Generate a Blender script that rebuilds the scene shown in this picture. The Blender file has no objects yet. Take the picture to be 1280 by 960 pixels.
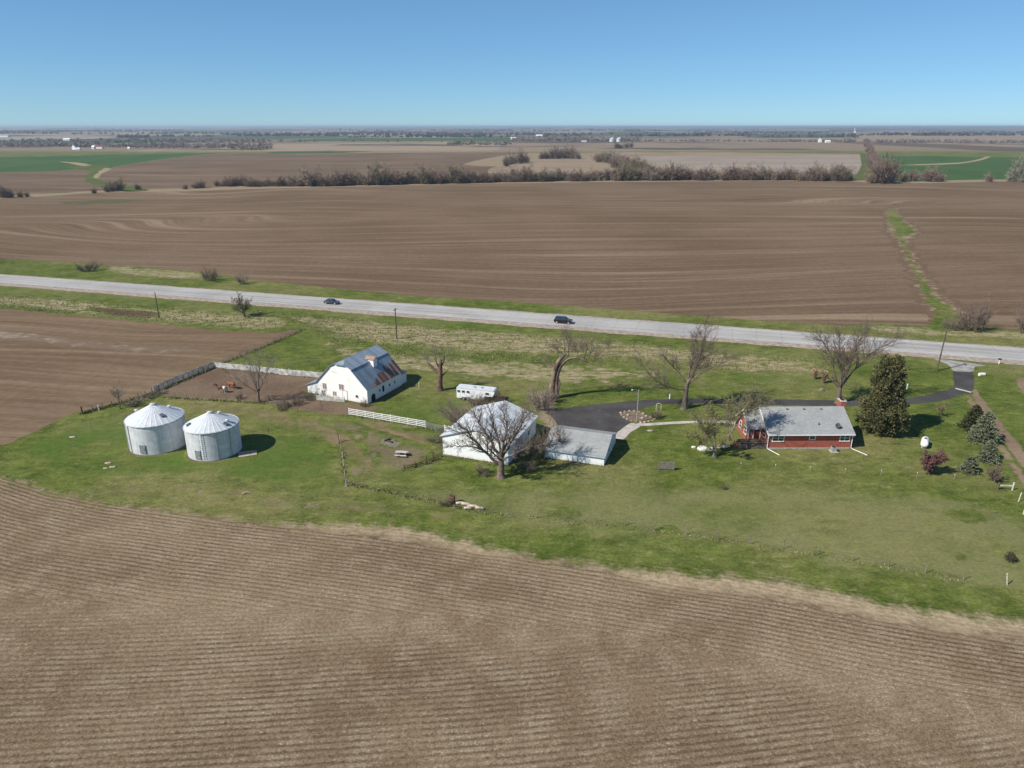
import bpy, math, random
import numpy as np
from mathutils import Vector, Matrix, noise as mnoise
from mathutils.geometry import delaunay_2d_cdt

sc = bpy.context.scene
COL = sc.collection
R = math.radians
H, F = 50.0, 900.0
TH = math.atan(322 / 900)
CT, ST = math.cos(TH), math.sin(TH)
W, HH = 1280, 960

# ------------------------------------------------------------------ survey helpers
def ray(px, py):
    u, v = (px - 640) / F, (480 - py) / F
    return Vector((u, CT + v * ST, -ST + v * CT))

def G(px, py, z=0.0):
    d = ray(px, py); t = (z - H) / d.z
    return Vector((d.x * t, d.y * t, z))

def hz(x, y):
    """terrain height: level near the farm, rolling far away"""
    r = math.hypot(x, y)
    if r < 1500: return 0.0
    a = min(1.0, (r - 1500) / 5000) * 16 + min(1.0, max(0.0, (r - 9000) / 12000)) * 34
    return a * (mnoise.noise((x / 2300, y / 1500, .3)) + .45 * mnoise.noise((x / 800, y / 600, 4.1)))

# ------------------------------------------------------------------ node helpers
class NT:
    def __init__(s, name):
        s.m = bpy.data.materials.new(name); s.m.use_nodes = True
        s.t = s.m.node_tree; s.t.nodes.clear()
        s.out = s.n('ShaderNodeOutputMaterial')
        s.b = s.n('ShaderNodeBsdfPrincipled'); s.t.links.new(s.b.outputs[0], s.out.inputs[0])
        s.b.inputs['Specular IOR Level'].default_value = .2
        s.b.inputs['Roughness'].default_value = .85
    def n(s, t, **k):
        o = s.t.nodes.new(t)
        for a, v in k.items(): setattr(o, a, v)
        return o
    def put(s, sock, v):
        if isinstance(v, bpy.types.NodeSocket): s.t.links.new(v, sock)
        elif isinstance(v, (tuple, list)) and sock.type == 'RGBA' and len(v) == 3: sock.default_value = (*v, 1)
        else: sock.default_value = v
    def math(s, op, a, b=0.0, c=0.0, clamp=False):
        o = s.n('ShaderNodeMath', operation=op, use_clamp=clamp)
        s.put(o.inputs[0], a); s.put(o.inputs[1], b)
        if op in ('MULTIPLY_ADD', 'SMOOTH_MIN'): s.put(o.inputs[2], c)
        return o.outputs[0]
    def mix(s, f, a, b, mode='MIX'):
        o = s.n('ShaderNodeMix', data_type='RGBA', blend_type=mode)
        s.put(o.inputs[0], f); s.put(o.inputs[6], a); s.put(o.inputs[7], b)
        return o.outputs[2]
    def step(s, v, a, b, lo=0.0, hi=1.0, smooth=True):
        o = s.n('ShaderNodeMapRange', interpolation_type='SMOOTHSTEP' if smooth else 'LINEAR')
        for i, x in enumerate((v, a, b, lo, hi)): s.put(o.inputs[i], x)
        return o.outputs[0]
    def pos(s): return s.n('ShaderNodeNewGeometry').outputs['Position']
    def obj(s): return s.n('ShaderNodeTexCoord').outputs['Object']
    def scale(s, v, k):
        o = s.n('ShaderNodeMapping'); s.put(o.inputs['Vector'], v); o.inputs['Scale'].default_value = k
        return o.outputs[0]
    def noise(s, v, sc_, det=3, rough=.55, dist=0, color=False):
        o = s.n('ShaderNodeTexNoise'); s.put(o.inputs['Vector'], v)
        o.inputs['Scale'].default_value = sc_; o.inputs['Detail'].default_value = det
        o.inputs['Roughness'].default_value = rough; o.inputs['Distortion'].default_value = dist
        return o.outputs['Color' if color else 'Fac']
    def sep(s, v):
        o = s.n('ShaderNodeSeparateXYZ'); s.put(o.inputs[0], v); return o.outputs
    def attr(s, name): return s.n('ShaderNodeAttribute', attribute_name=name).outputs['Fac']
    def bump(s, h, strength=.5, dist=.1):
        o = s.n('ShaderNodeBump'); s.put(o.inputs['Height'], h)
        o.inputs['Strength'].default_value = strength; o.inputs['Distance'].default_value = dist
        s.t.links.new(o.outputs[0], s.b.inputs['Normal'])
    def color(s, c): s.put(s.b.inputs['Base Color'], c); return s
    def set(s, **k):
        for a, v in k.items(): s.put(s.b.inputs[a.replace('_', ' ')], v)
        return s

def plain(name, c, var=.25, sc_=3.0, rough=.8, metal=0.0, bump=0.0, bsc=20, spec=.2):
    """base colour with a little uneven weathering"""
    t = NT(name); v = t.obj()
    f = t.noise(v, sc_, 5, .6)
    lo = tuple(x * (1 - var) for x in c); hi = tuple(min(1, x * (1 + var)) for x in c)
    t.color(t.mix(t.step(f, .3, .7), lo, hi)).set(Roughness=rough, Metallic=metal)
    t.b.inputs['Specular IOR Level'].default_value = spec
    if bump: t.bump(t.noise(v, bsc, 4), bump, .03)
    return t.m

def grass_color(t, p):
    """mown and rough spring grass: green, with yellow and pale dry patches"""
    big = t.noise(p, .028, 4, .6); med = t.noise(p, .16, 5, .65); fine = t.noise(p, 2.4, 5, .8)
    tuft = t.noise(t.scale(p, (.7, 1.3, 1)), .8, 5, .75, .4)
    g = t.mix(t.step(med, .32, .68), (.058, .084, .014), (.108, .130, .028))
    g = t.mix(t.math('MULTIPLY', t.step(big, .42, .66), .85), g, (.165, .155, .060))
    g = t.mix(t.math('MULTIPLY', t.step(tuft, .52, .70), .55), g, (.225, .200, .105))
    g = t.mix(t.math('MULTIPLY', t.step(tuft, .46, .32), .55), g, (.036, .064, .012))
    cl = t.noise(t.scale(p, (.8, 1.2, 1)), .42, 7, .85)
    g = t.mix(1.0, g, t.step(cl, .30, .70, .50, 1.50, False), 'MULTIPLY')
    g = t.mix(t.math('MULTIPLY', t.step(t.noise(p, .75, 6, .8), .56, .66), .45), g, (.185, .150, .080))
    sh = t.step(fine, .25, .75, .45, 1.55, False)
    g = t.mix(1.0, g, sh, 'MULTIPLY')
    return g, t.math('ADD', t.math('MULTIPLY', fine, .16), t.math('MULTIPLY', tuft, .28))

# ------------------------------------------------------------------ mesh builder
class MB:
    def __init__(s): s.v = []; s.f = []; s.mi = []
    def add(s, vs, fs, mi=0):
        o = len(s.v); s.v.extend([tuple(p) for p in vs]); s.f.extend([tuple(i + o for i in f) for f in fs]); s.mi.extend([mi] * len(fs)); return s
    def box(s, x0, y0, z0, x1, y1, z1, mi=0):
        vs = [(x, y, z) for z in (z0, z1) for y in (y0, y1) for x in (x0, x1)]
        return s.add(vs, [(0, 2, 3, 1), (4, 5, 7, 6), (0, 1, 5, 4), (2, 6, 7, 3), (0, 4, 6, 2), (1, 3, 7, 5)], mi)
    def prism(s, prof, a, b, axis='y', mi=0):
        """closed profile (2D list) pushed from a to b along an axis; profile is (x,z) for y, (y,z) for x, (x,y) for z"""
        n = len(prof)
        mk = {'y': lambda p, t: (p[0], t, p[1]), 'x': lambda p, t: (t, p[0], p[1]), 'z': lambda p, t: (p[0], p[1], t)}[axis]
        vs = [mk(p, a) for p in prof] + [mk(p, b) for p in prof]
        fs = [tuple(range(n - 1, -1, -1)), tuple(range(n, 2 * n))] + [(i, (i + 1) % n, (i + 1) % n + n, i + n) for i in range(n)]
        return s.add(vs, fs, mi)
    def slab(s, q, th, mi=0):
        """thick sheet below a flat polygon q"""
        q = [Vector(p) for p in q]; nrm = (q[1] - q[0]).cross(q[2] - q[0]).normalized()
        n = len(q); vs = q + [p - nrm * th for p in q]
        fs = [tuple(range(n)), tuple(range(2 * n - 1, n - 1, -1))] + [(i, i + n, (i + 1) % n + n, (i + 1) % n) for i in range(n)]
        return s.add(vs, fs, mi)
    def tube(s, pts, rads, k=6, mi=0, cap=False):
        n = len(pts); vs = []; prev = None
        for i in range(n):
            d = (pts[min(i + 1, n - 1)] - pts[max(i - 1, 0)])
            d = d.normalized() if d.length > 1e-9 else Vector((0, 0, 1))
            if prev is None:
                a = d.cross(Vector((0, 0, 1)) if abs(d.z) < .9 else Vector((1, 0, 0))).normalized()
            else:
                a = prev - d * prev.dot(d)
                a = a.normalized() if a.length > 1e-6 else d.orthogonal().normalized()
            prev = a; b = d.cross(a)
            for j in range(k):
                t = 2 * math.pi * j / k
                vs.append(pts[i] + (a * math.cos(t) + b * math.sin(t)) * rads[i])
        fs = [(i * k + j, i * k + (j + 1) % k, (i + 1) * k + (j + 1) % k, (i + 1) * k + j) for i in range(n - 1) for j in range(k)]
        if cap: fs += [tuple(range(k - 1, -1, -1)), tuple(range((n - 1) * k, n * k))]
        return s.add(vs, fs, mi)
    def rod(s, p0, p1, r, k=8, r1=None): return s.tube([Vector(p0), Vector(p1)], [r, r if r1 is None else r1], k, cap=True)
    def lathe(s, prof, k=32, c=(0, 0, 0), mi=0):
        vs = [(c[0] + r * math.cos(2 * math.pi * j / k), c[1] + r * math.sin(2 * math.pi * j / k), c[2] + z) for r, z in prof for j in range(k)]
        fs = [(i * k + j, i * k + (j + 1) % k, (i + 1) * k + (j + 1) % k, (i + 1) * k + j) for i in range(len(prof) - 1) for j in range(k)]
        return s.add(vs, fs, mi)
    def build(s, name, mat, parent=None, smooth=False):
        me = bpy.data.meshes.new(name); me.from_pydata(s.v, [], s.f)
        for m in (mat if isinstance(mat, (list, tuple)) else [mat]): me.materials.append(m)
        if any(s.mi): me.polygons.foreach_set('material_index', s.mi)
        if smooth: me.polygons.foreach_set('use_smooth', [True] * len(s.f))
        me.update()
        o = bpy.data.objects.new(name, me); COL.objects.link(o)
        if parent is not None: o.parent = parent
        return o

def tag(o, label=None, cat=None, group=None, kind=None):
    if label: o['label'] = label
    if cat: o['category'] = cat
    if group: o['group'] = group
    if kind: o['kind'] = kind
    return o
def thing(name, label, cat, loc=(0, 0, 0), rz=0.0, group=None):
    o = bpy.data.objects.new(name, None); COL.objects.link(o); o.empty_display_size = .3
    o.location = loc; o.rotation_euler = (0, 0, rz)
    return tag(o, label, cat, group)
def dup(o, loc, rz=0.0, s=1.0, label=None, group=None, parent=None):
    c = o.copy(); COL.objects.link(c)
    if parent is None:
        c.location = loc; c.rotation_euler = (0, 0, rz); c.scale = (s, s, s) if not isinstance(s, tuple) else s
        if label: c['label'] = label
        if group: c['group'] = group
    else: c.parent = parent
    for ch in list(o.children): dup(ch, None, parent=c)
    return c

# ------------------------------------------------------------------ sheets of ground
def seg_dist(P, poly, closed=True):
    A = np.array(poly); B = np.roll(A, -1, 0)
    if not closed: A, B = A[:-1], B[:-1]
    best = np.full(len(P), 1e9)
    for a, b in zip(A, B):
        ab = b - a; L = max(ab @ ab, 1e-9)
        t = np.clip(((P - a) @ ab) / L, 0, 1)
        best = np.minimum(best, np.linalg.norm(P - (a + t[:, None] * ab), axis=1))
    return best
def inside(P, poly):
    x, y = P[:, 0], P[:, 1]; r = np.zeros(len(P), bool); n = len(poly)
    for i in range(n):
        x0, y0 = poly[i]; x1, y1 = poly[(i + 1) % n]
        if y0 == y1: continue
        c = ((y0 > y) != (y1 > y)) & (x < (x1 - x0) * (y - y0) / (y1 - y0) + x0)
        r ^= c
    return r
_used = {}
def sheet(name, poly, z, mat, step=1.0, jag=.3, grid=3.0, jsc=None, smooth=True, kind='structure', rows=None, label=None):
    """flat ground sheet with an uneven outline; attribute edge = metres in from its outline"""
    k_ = _used.get(z, 0); _used[z] = k_ + 1; z = z + .0006 * k_
    poly = [Vector((p[0], p[1])) for p in poly]
    pts = []
    n = len(poly)
    for i in range(n):
        p0, p1, p2, p3 = poly[i - 1], poly[i], poly[(i + 1) % n], poly[(i + 2) % n]
        m = max(1, int((p2 - p1).length / step))
        for k in range(m):
            t = k / m
            if smooth:
                q = .5 * (2 * p1 + (p2 - p0) * t + (2 * p0 - 5 * p1 + 4 * p2 - p3) * t * t + (3 * p1 - p0 - 3 * p2 + p3) * t ** 3)
                lin = p1.lerp(p2, t); L = (p2 - p1).length
                if (q - lin).length > .12 * L: q = lin + (q - lin) * (.12 * L / (q - lin).length)
            else: q = p1.lerp(p2, t)
            pts.append(q)
    base = [(p.x, p.y) for p in pts]
    js = jsc or step * 2.5
    out = []
    for p in pts:
        nv = mnoise.noise_vector((p.x / js, p.y / js, 2.7)) + .6 * mnoise.noise_vector((p.x / js * 2.7, p.y / js * 2.7, 9.1))
        out.append(Vector((p.x + nv.x * jag, p.y + nv.y * jag)))
    arr = np.array([(p.x, p.y) for p in out])
    x0, y0 = arr.min(0); x1, y1 = arr.max(0)
    gx, gy = np.meshgrid(np.arange(x0, x1, grid), np.arange(y0, y1, grid))
    gp = np.stack([gx.ravel(), gy.ravel()], 1)
    if len(gp):
        gp = gp[inside(gp, arr)]
        if len(gp): gp = gp[seg_dist(gp, arr) > min(grid, step) * .5]
    N = len(out)
    V = out + [Vector((float(a), float(b))) for a, b in gp]
    edges = [(i, (i + 1) % N) for i in range(N)]
    ov, oe, of, *_ = delaunay_2d_cdt(V, edges, [], 1, 1e-5)
    me = bpy.data.meshes.new(name)
    me.from_pydata([(p.x, p.y, z) for p in ov], [], [f for f in of])
    PP = np.array([(p.x, p.y) for p in ov])
    e = seg_dist(PP, arr)
    me.attributes.new('edge', 'FLOAT', 'POINT').data.foreach_set('value', e.astype(np.float32))
    if rows is not None:
        me.attributes.new('row', 'FLOAT', 'POINT').data.foreach_set('value', seg_dist(PP, rows, False).astype(np.float32))
    me.update()
    if me.polygons and me.polygons[0].normal.z < 0: me.flip_normals()
    me.materials.append(mat)
    o = bpy.data.objects.new(name, me); COL.objects.link(o); o['kind'] = kind
    if label: o['label'] = label
    return o
def PX(l, z=0): return [G(*p, z).xy for p in l]

# ---- ground materials
def m_soft(name, col_fn, width=2.0, amp=1.5, nsc=.5, bump=.4, k=1.0):
    """a patch that thins out into the surrounding grass along a ragged edge"""
    t = NT(name); p = t.pos()
    g, gh = grass_color(t, p)
    c, ch = col_fn(t, p)
    e = t.attr('edge')
    nz = t.math('MULTIPLY', t.math('SUBTRACT', t.noise(p, nsc, 5, .7), .5), amp * 2)
    f = t.step(t.math('ADD', e, nz), .15 * width, width)
    t.color(t.mix(t.math('MULTIPLY', f, k), g, c)); t.b.inputs['Roughness'].default_value = .95
    t.b.inputs['Specular IOR Level'].default_value = .05
    t.bump(gh, bump, .3)
    return t.m
def soil_fn(a, b, straw=None, amt=.5):
    def fn(t, p):
        n1 = t.noise(p, .12, 4, .6); n2 = t.noise(p, 1.6, 5, .7)
        c = t.mix(t.step(n1, .3, .7), a, b)
        c = t.mix(1.0, c, t.step(n2, .25, .75, .7, 1.3, False), 'MULTIPLY')
        if straw: c = t.mix(t.math('MULTIPLY', t.step(t.noise(p, 2.6, 4, .8), .52, .66), amt), c, straw)
        return c, n2
    return fn

def m_grass():
    t = NT('grass'); p = t.pos()
    g, gh = grass_color(t, p)
    # beyond the near farmland: a patchwork of sections seen from far off
    x, y, z = t.sep(p)
    far = t.step(y, 1500, 1700)
    vor = t.n('ShaderNodeTexVoronoi', distance='CHEBYCHEV'); t.put(vor.inputs['Vector'], t.scale(p, (1 / 620, 1 / 900, 0)))
    vor.inputs['Scale'].default_value = 1.0; vor.inputs['Randomness'].default_value = .75
    r = t.sep(vor.outputs['Color'])
    c = t.mix(t.step(r[0], .0, 1.0), (.20, .15, .105), (.27, .205, .145))
    c = t.mix(t.step(r[1], .60, .64), c, (.055, .085, .038))
    c = t.mix(t.step(r[2], .66, .7), c, (.115, .085, .062))
    c = t.mix(t.math('MULTIPLY', t.step(t.noise(t.scale(p, (1 / 900, 1 / 500, 0)), 1.6, 5, .65), .52, .6), .85), c, (.060, .056, .045))
    t.color(t.mix(far, g, c)); t.b.inputs['Roughness'].default_value = .95
    t.b.inputs['Specular IOR Level'].default_value = .05
    t.bump(gh, .4, .3)
    return t.m
M_GRASS = m_grass()

def m_rows():
    """worked field with stubble rows: headland rows follow the edge, inner rows run across"""
    t = NT('stubble_rows'); p = t.pos(); x, y, z = t.sep(p)
    e = t.attr('row')
    wob = t.math('MULTIPLY', t.math('SUBTRACT', t.noise(p, .035, 3), .5), 1.3)
    sp = .74
    f2 = t.math('SUBTRACT', y, t.math('ADD', t.math('MULTIPLY', x, .115), t.math('MULTIPLY', t.math('MULTIPLY', x, x), .0006)))
    lim = t.math('ADD', t.math('MULTIPLY', t.step(x, 10, -75, smooth=False), 13.0), 11.0)
    hard = t.math('GREATER_THAN', t.math('ADD', e, t.math('MULTIPLY', t.math('SUBTRACT', t.noise(p, .3, 5, .75), .5), 11)), lim)
    ph = t.math('ADD', t.math('ADD', t.math('MULTIPLY', e, t.math('SUBTRACT', 1.0, hard)), t.math('MULTIPLY', f2, hard)), wob)
    jit = t.math('MULTIPLY', t.math('SUBTRACT', t.noise(p, 2.6, 5, .8), .5), .50)
    w = t.math('FRACT', t.math('DIVIDE', t.math('ADD', ph, jit), sp))
    tri = t.math('ABSOLUTE', t.math('SUBTRACT', t.math('MULTIPLY', w, 2), 1))
    furrow = t.step(tri, .30, .95)
    n1 = t.noise(p, .040, 5, .6); n2 = t.noise(p, .28, 5, .65); clod = t.noise(p, 2.6, 6, .85); fine = t.noise(p, 6.5, 3, .8)
    soil = t.mix(t.step(n1, .35, .65), (.165, .116, .070), (.236, .176, .112))
    soil = t.mix(t.math('MULTIPLY', t.step(n2, .42, .68), .6), soil, (.285, .225, .152))
    straw = t.math('MULTIPLY', t.step(t.noise(t.scale(p, (1, 1.6, 1)), 3.4, 4, .8), .55, .66), t.step(n2, .34, .60, .10, .85))
    soil = t.mix(straw, soil, (.47, .395, .285))
    fst = t.math('MULTIPLY', t.step(t.noise(p, .07, 4, .65), .30, .60, .25, .95), t.step(t.noise(p, .9, 4, .75), .30, .60, .35, 1.0))
    seam = t.step(t.math('ABSOLUTE', t.math('SUBTRACT', e, lim)), .5, 6.0, .25, 1.0)
    fst = t.math('MULTIPLY', fst, seam)
    dark = t.mix(t.math('MULTIPLY', furrow, fst), soil, (.100, .069, .043))
    dark = t.mix(1.0, dark, t.step(clod, .30, .70, .42, 1.58, False), 'MULTIPLY')
    dark = t.mix(1.0, dark, t.step(fine, .3, .7, .55, 1.45, False), 'MULTIPLY')
    ed = t.attr('edge')
    wide = t.math('ADD', t.math('MULTIPLY', t.math('MULTIPLY', t.step(x, -34, -18), t.step(x, 4, -8)), 2.6), t.math('MULTIPLY', t.step(x, 6, 18), 3.4))
    fr = t.math('SUBTRACT', t.math('ADD', ed, t.math('MULTIPLY', t.math('SUBTRACT', t.noise(p, .22, 5, .7), .5), 4.5)), wide)
    strip = t.mix(t.step(t.noise(p, 1.1, 5, .8), .3, .7), (.245, .185, .115), (.42, .335, .220))
    strip = t.mix(1.0, strip, t.step(clod, .28, .72, .68, 1.32, False), 'MULTIPLY')
    strip = t.mix(t.step(t.noise(p, .5, 5, .8), .48, .62, 0, .45), strip, soil)
    c = t.mix(t.step(t.math('ADD', fr, t.math('MULTIPLY', t.math('SUBTRACT', t.noise(p, 1.3, 5, .8), .5), 4)), -.6, 2.2), strip, dark)
    g, gh = grass_color(t, p)
    c = t.mix(t.step(t.math('ADD', ed, t.math('MULTIPLY', t.math('SUBTRACT', t.noise(p, .45, 6, .8), .5), 9.0)), .1, 2.6), g, c)
    t.color(c); t.b.inputs['Roughness'].default_value = 1; t.b.inputs['Specular IOR Level'].default_value = .03
    t.bump(t.math('ADD', t.math('MULTIPLY', furrow, -.45), t.math('ADD', t.math('MULTIPLY', clod, .8), t.math('MULTIPLY', fine, .25))), .6, .2)
    return t.m

def m_contour(name, a, b, pale, sx=1/170, amp=46, per=13.0, tilt=.03, k=1.0):
    """tilled field worked along the contour: pale passes and swirls"""
    t = NT(name); p = t.pos(); x, y, z = t.sep(p)
    sw = t.math('MULTIPLY', t.math('SUBTRACT', t.noise(t.scale(p, (.62, 1.25, 0)), sx, 1, .4, .55), .5), amp * 2)
    ph = t.math('ADD', t.math('ADD', y, t.math('MULTIPLY', x, tilt)), sw)
    l1 = t.noise(t.scale(t.comb(t.math('MULTIPLY', x, .0018), ph, 0.0), (1, 1 / per, 0)), 1.0, 5, .75)
    l2 = t.noise(t.scale(t.comb(t.math('MULTIPLY', x, .02), ph, 3.0), (1, 1 / 2.2, 0)), 1.0, 4, .7)
    n1 = t.noise(p, 1 / 110, 5, .6); n2 = t.noise(p, .45, 6, .8)
    c = t.mix(t.step(n1, .34, .66), a, b)
    hill = t.step(t.noise(p, 1 / 190, 3, .5), .38, .62, .35, 1.0)
    c = t.mix(t.math('MULTIPLY', t.math('MULTIPLY', t.step(l1, .50, .64), hill), .75 * k), c, pale)
    c = t.mix(t.math('MULTIPLY', t.step(l1, .46, .32), .50 * k), c, tuple(v * .58 for v in a))
    c = t.mix(1.0, c, t.step(l2, .25, .75, .76, 1.24, False), 'MULTIPLY')
    c = t.mix(1.0, c, t.step(n2, .25, .75, .76, 1.24, False), 'MULTIPLY')
    t.color(c); t.b.inputs['Roughness'].default_value = 1; t.b.inputs['Specular IOR Level'].default_value = .03
    t.bump(n2, .4, .25)
    return t.m
def _comb(s, x, y, z):
    o = s.n('ShaderNodeCombineXYZ')
    for i, v in enumerate((x, y, z)): s.put(o.inputs[i], v)
    return o.outputs[0]
NT.comb = _comb

def m_crop(name, a, b, sc_=1/60):
    t = NT(name); p = t.pos()
    c = t.mix(t.step(t.noise(t.scale(p, (1, .45, 0)), sc_, 5, .6), .3, .7), a, b)
    c = t.mix(1.0, c, t.step(t.noise(p, .4, 3, .6), .2, .8, .88, 1.12, False), 'MULTIPLY')
    t.color(c); t.b.inputs['Roughness'].default_value = 1; t.b.inputs['Specular IOR Level'].default_value = .03
    return t.m

# ---- the base ground: rings out to the horizon
def make_ground():
    nA = 260
    rr = [0, 15, 40, 80, 150, 260, 420, 650, 950, 1250, 1500]
    r = 1500
    while r < 70000: r *= 1.045; rr.append(r)
    vs = [(0, 0, 0)]; fs = []
    for q in rr[1:]:
        for j in range(nA):
            a = 2 * math.pi * j / nA
            x, y = q * math.cos(a), q * math.sin(a); vs.append((x, y, hz(x, y)))
    fs += [(0, 1 + j, 1 + (j + 1) % nA) for j in range(nA)]
    for i in range(len(rr) - 2):
        o = 1 + i * nA
        fs += [(o + j, o + nA + j, o + nA + (j + 1) % nA, o + (j + 1) % nA) for j in range(nA)]
    b = MB(); b.add(vs, fs); o = b.build('ground', M_GRASS, smooth=True); o['kind'] = 'structure'
make_ground()

# ---- fields
FGTOP = [(-420, 560), (-60, 573), (0, 588), (75, 610), (150, 624), (225, 634), (300, 644), (380, 649), (450, 650), (500, 654), (550, 662),
         (640, 683), (740, 698), (840, 709), (900, 712), (960, 717), (1040, 733), (1090, 744), (1165, 756), (1280, 768), (1420, 792), (1750, 862)]
ROWL = PX([(-420, 566), (-60, 580), (0, 592), (75, 614), (150, 629), (225, 640), (300, 651), (375, 659), (500, 674), (640, 694), (790, 718), (940, 742), (1090, 771), (1280, 802), (1480, 840), (1750, 905)])
fgp = PX(FGTOP) + [Vector((115, -60)), Vector((-170, -60))]
fg = sheet('stubble_field', fgp, .016, m_rows(), step=.8, jag=.3, grid=1.6, jsc=3.0, rows=ROWL)

M_LEFTSOIL = m_contour('left_soil', (.140, .094, .058), (.182, .128, .083), (.255, .195, .136), sx=1/60, amp=9, per=3.0, tilt=.14, k=.8)
sheet('tilled_field', PX([(-420, 545), (-60, 566), (0, 557), (32, 545), (72, 526), (106, 513), (150, 503), (190, 489), (230, 473), (268, 456), (320, 436), (376, 413),
      (330, 416), (250, 411), (190, 404), (120, 397), (60, 391), (0, 386), (-200, 372), (-420, 360)]), .012, M_LEFTSOIL, step=1.0, jag=.6, grid=4)
M_BIGSOIL = m_contour('contour_soil', (.124, .084, .053), (.158, .110, .073), (.262, .195, .134), sx=1/230, amp=95, per=8.0, k=1.0)
sheet('ploughed_field', PX([(-500, 290), (-200, 310), (0, 323), (100, 329), (250, 340), (330, 351), (500, 368), (640, 377), (800, 389), (960, 401), (1080, 407), (1180, 408),
      (1280, 412), (1500, 425), (1900, 440), (1900, 228), (1280, 227), (1120, 230), (1060, 227), (960, 226), (640, 229), (500, 232), (330, 236), (230, 239), (120, 241), (0, 248), (-400, 258)]),
      .008, M_BIGSOIL, step=3.0, jag=.9, grid=14)
# grassed waterway running down the big field
def m_blotch(name, a, b, cut=.5, sc_=.25, sd=(.128, .088, .058)):
    """dry litter in broken blotches over bare soil"""
    t = NT(name); p = t.pos(); n2 = t.noise(p, .6, 5, .8)
    f = t.step(t.math('ADD', t.noise(p, sc_, 5, .75), t.math('MULTIPLY', t.step(t.attr('edge'), 0, 4), .14)), cut, cut + .14)
    c = t.mix(f, sd, t.mix(t.step(n2, .3, .7), a, b))
    c = t.mix(1.0, c, t.step(n2, .25, .75, .75, 1.25, False), 'MULTIPLY')
    t.color(c); t.b.inputs['Roughness'].default_value = 1; t.b.inputs['Specular IOR Level'].default_value = .03; t.bump(n2, .4, .2)
    return t.m
sheet('grass_waterway', PX([(1109, 262), (1118, 262), (1128, 275), (1141, 286), (1141, 293), (1130, 296), (1138, 318), (1152, 345), (1163, 362), (1180, 380), (1197, 394), (1198, 412), (1160, 412), (1167, 402), (1163, 385), (1152, 362), (1139, 330), (1125, 300), (1115, 285)]),
      .016, M_GRASS, step=1.0, jag=2.2, grid=8, jsc=5)
M_STRAWEDGE = m_blotch('dry_margin', (.21, .155, .10), (.30, .23, .15), .55)
sheet('dry_margin', PX([(1103, 266), (1121, 254), (1132, 272), (1147, 283), (1152, 296), (1140, 302), (1152, 322), (1165, 345), (1180, 362), (1198, 380), (1214, 392), (1200, 398), (1166, 405), (1154, 388), (1142, 362), (1128, 332), (1114, 302), (1106, 286)]),
      .012, M_STRAWEDGE, step=1.5, jag=2.5, grid=5, jsc=7)
M_DRYBASE = m_blotch('dry_base', (.20, .155, .10), (.27, .21, .14), .40, .02, (.085, .080, .042))
sheet('dry_ground', PX([(-400, 258), (0, 250), (120, 242.5), (230, 240.5), (330, 238), (500, 234), (640, 231), (960, 228.5), (1060, 229), (1105, 232), (1130, 229), (1500, 229.5), (1500, 222), (1100, 224), (1072, 222), (1060, 217), (960, 213), (820, 204), (790, 180), (560, 186), (420, 222), (270, 232), (120, 238), (0, 244), (-400, 254)]), .004, M_DRYBASE, step=4, jag=1.5, grid=30)
sheet('straw_patch', PX([(-60, 412), (0, 414), (50, 418), (90, 424), (130, 428), (176, 433), (240, 436), (252, 440), (210, 441), (150, 438), (90, 432), (30, 426), (-60, 424)]), .016, m_blotch('field_straw', (.195, .155, .112), (.27, .215, .155), .52, .16, (.155, .114, .080)), step=1, jag=.8, grid=2)
# farther fields (metres out: 700 m to 2.5 km)
M_FARBROWN = m_contour('far_soil', (.118, .080, .053), (.152, .108, .073), (.215, .160, .110), sx=1/260, amp=60, per=26)
M_TAN = m_contour('stubble_tan', (.215, .160, .110), (.26, .20, .14), (.33, .26, .19), sx=1/200, amp=50, per=22)
M_PALE = m_contour('stubble_pale', (.235, .190, .155), (.275, .225, .185), (.32, .27, .22), sx=1/260, amp=60, per=22)
M_GREEN = m_crop('winter_wheat', (.042, .084, .028), (.060, .104, .036))
M_STRAW = m_crop('dry_grass', (.23, .18, .11), (.30, .24, .15), 1/20)
M_MIDGREEN = m_crop('spring_grass', (.062, .085, .024), (.105, .118, .042), 1/14)
sheet('brown_field', PX([(-300, 262), (0, 246), (60, 241), (130, 238), (200, 236), (270, 234), (400, 226), (640, 222), (700, 220), (630, 209), (580, 205), (640, 193), (700, 190), (680, 189), (560, 190), (330, 190), (250, 194), (180, 203), (132, 211), (90, 213), (0, 216), (-300, 224)]), .02, M_FARBROWN, step=6, jag=2.5, grid=40)
sheet('wheat_field', PX([(-400, 222), (0, 215), (60, 214), (108, 210), (130, 210), (180, 202), (240, 194), (310, 186.5), (220, 182.5), (120, 183), (0, 181), (-400, 181)]), .05, M_GREEN, step=6, jag=2, grid=60)
sheet('grass_draw', PX([(84, 209), (112, 206), (140, 209), (128, 216), (118, 220), (128, 226), (150, 230), (170, 234), (185, 238), (160, 240), (140, 236), (112, 229), (106, 222), (112, 214)]), .08, M_MIDGREEN, step=4, jag=2.5, grid=40)
sheet('dry_draw', PX([(132, 210), (140, 211), (128, 217), (122, 223), (117, 222), (122, 216)]), .11, M_STRAW, step=4, jag=2, grid=40)
sheet('green_strip', PX([(75, 253), (110, 251), (160, 249.5), (178, 251.5), (140, 254.5), (90, 256)]), .012, m_crop('olive_grass', (.085, .080, .038), (.115, .102, .052), 1/10), step=3, jag=2.0, grid=40)
sheet('dry_draw', PX([(75, 202.0), (100, 203.6), (114, 206.6), (104, 207.6), (90, 205)]), .08, M_STRAW, step=5, jag=1.5, grid=40)
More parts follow.
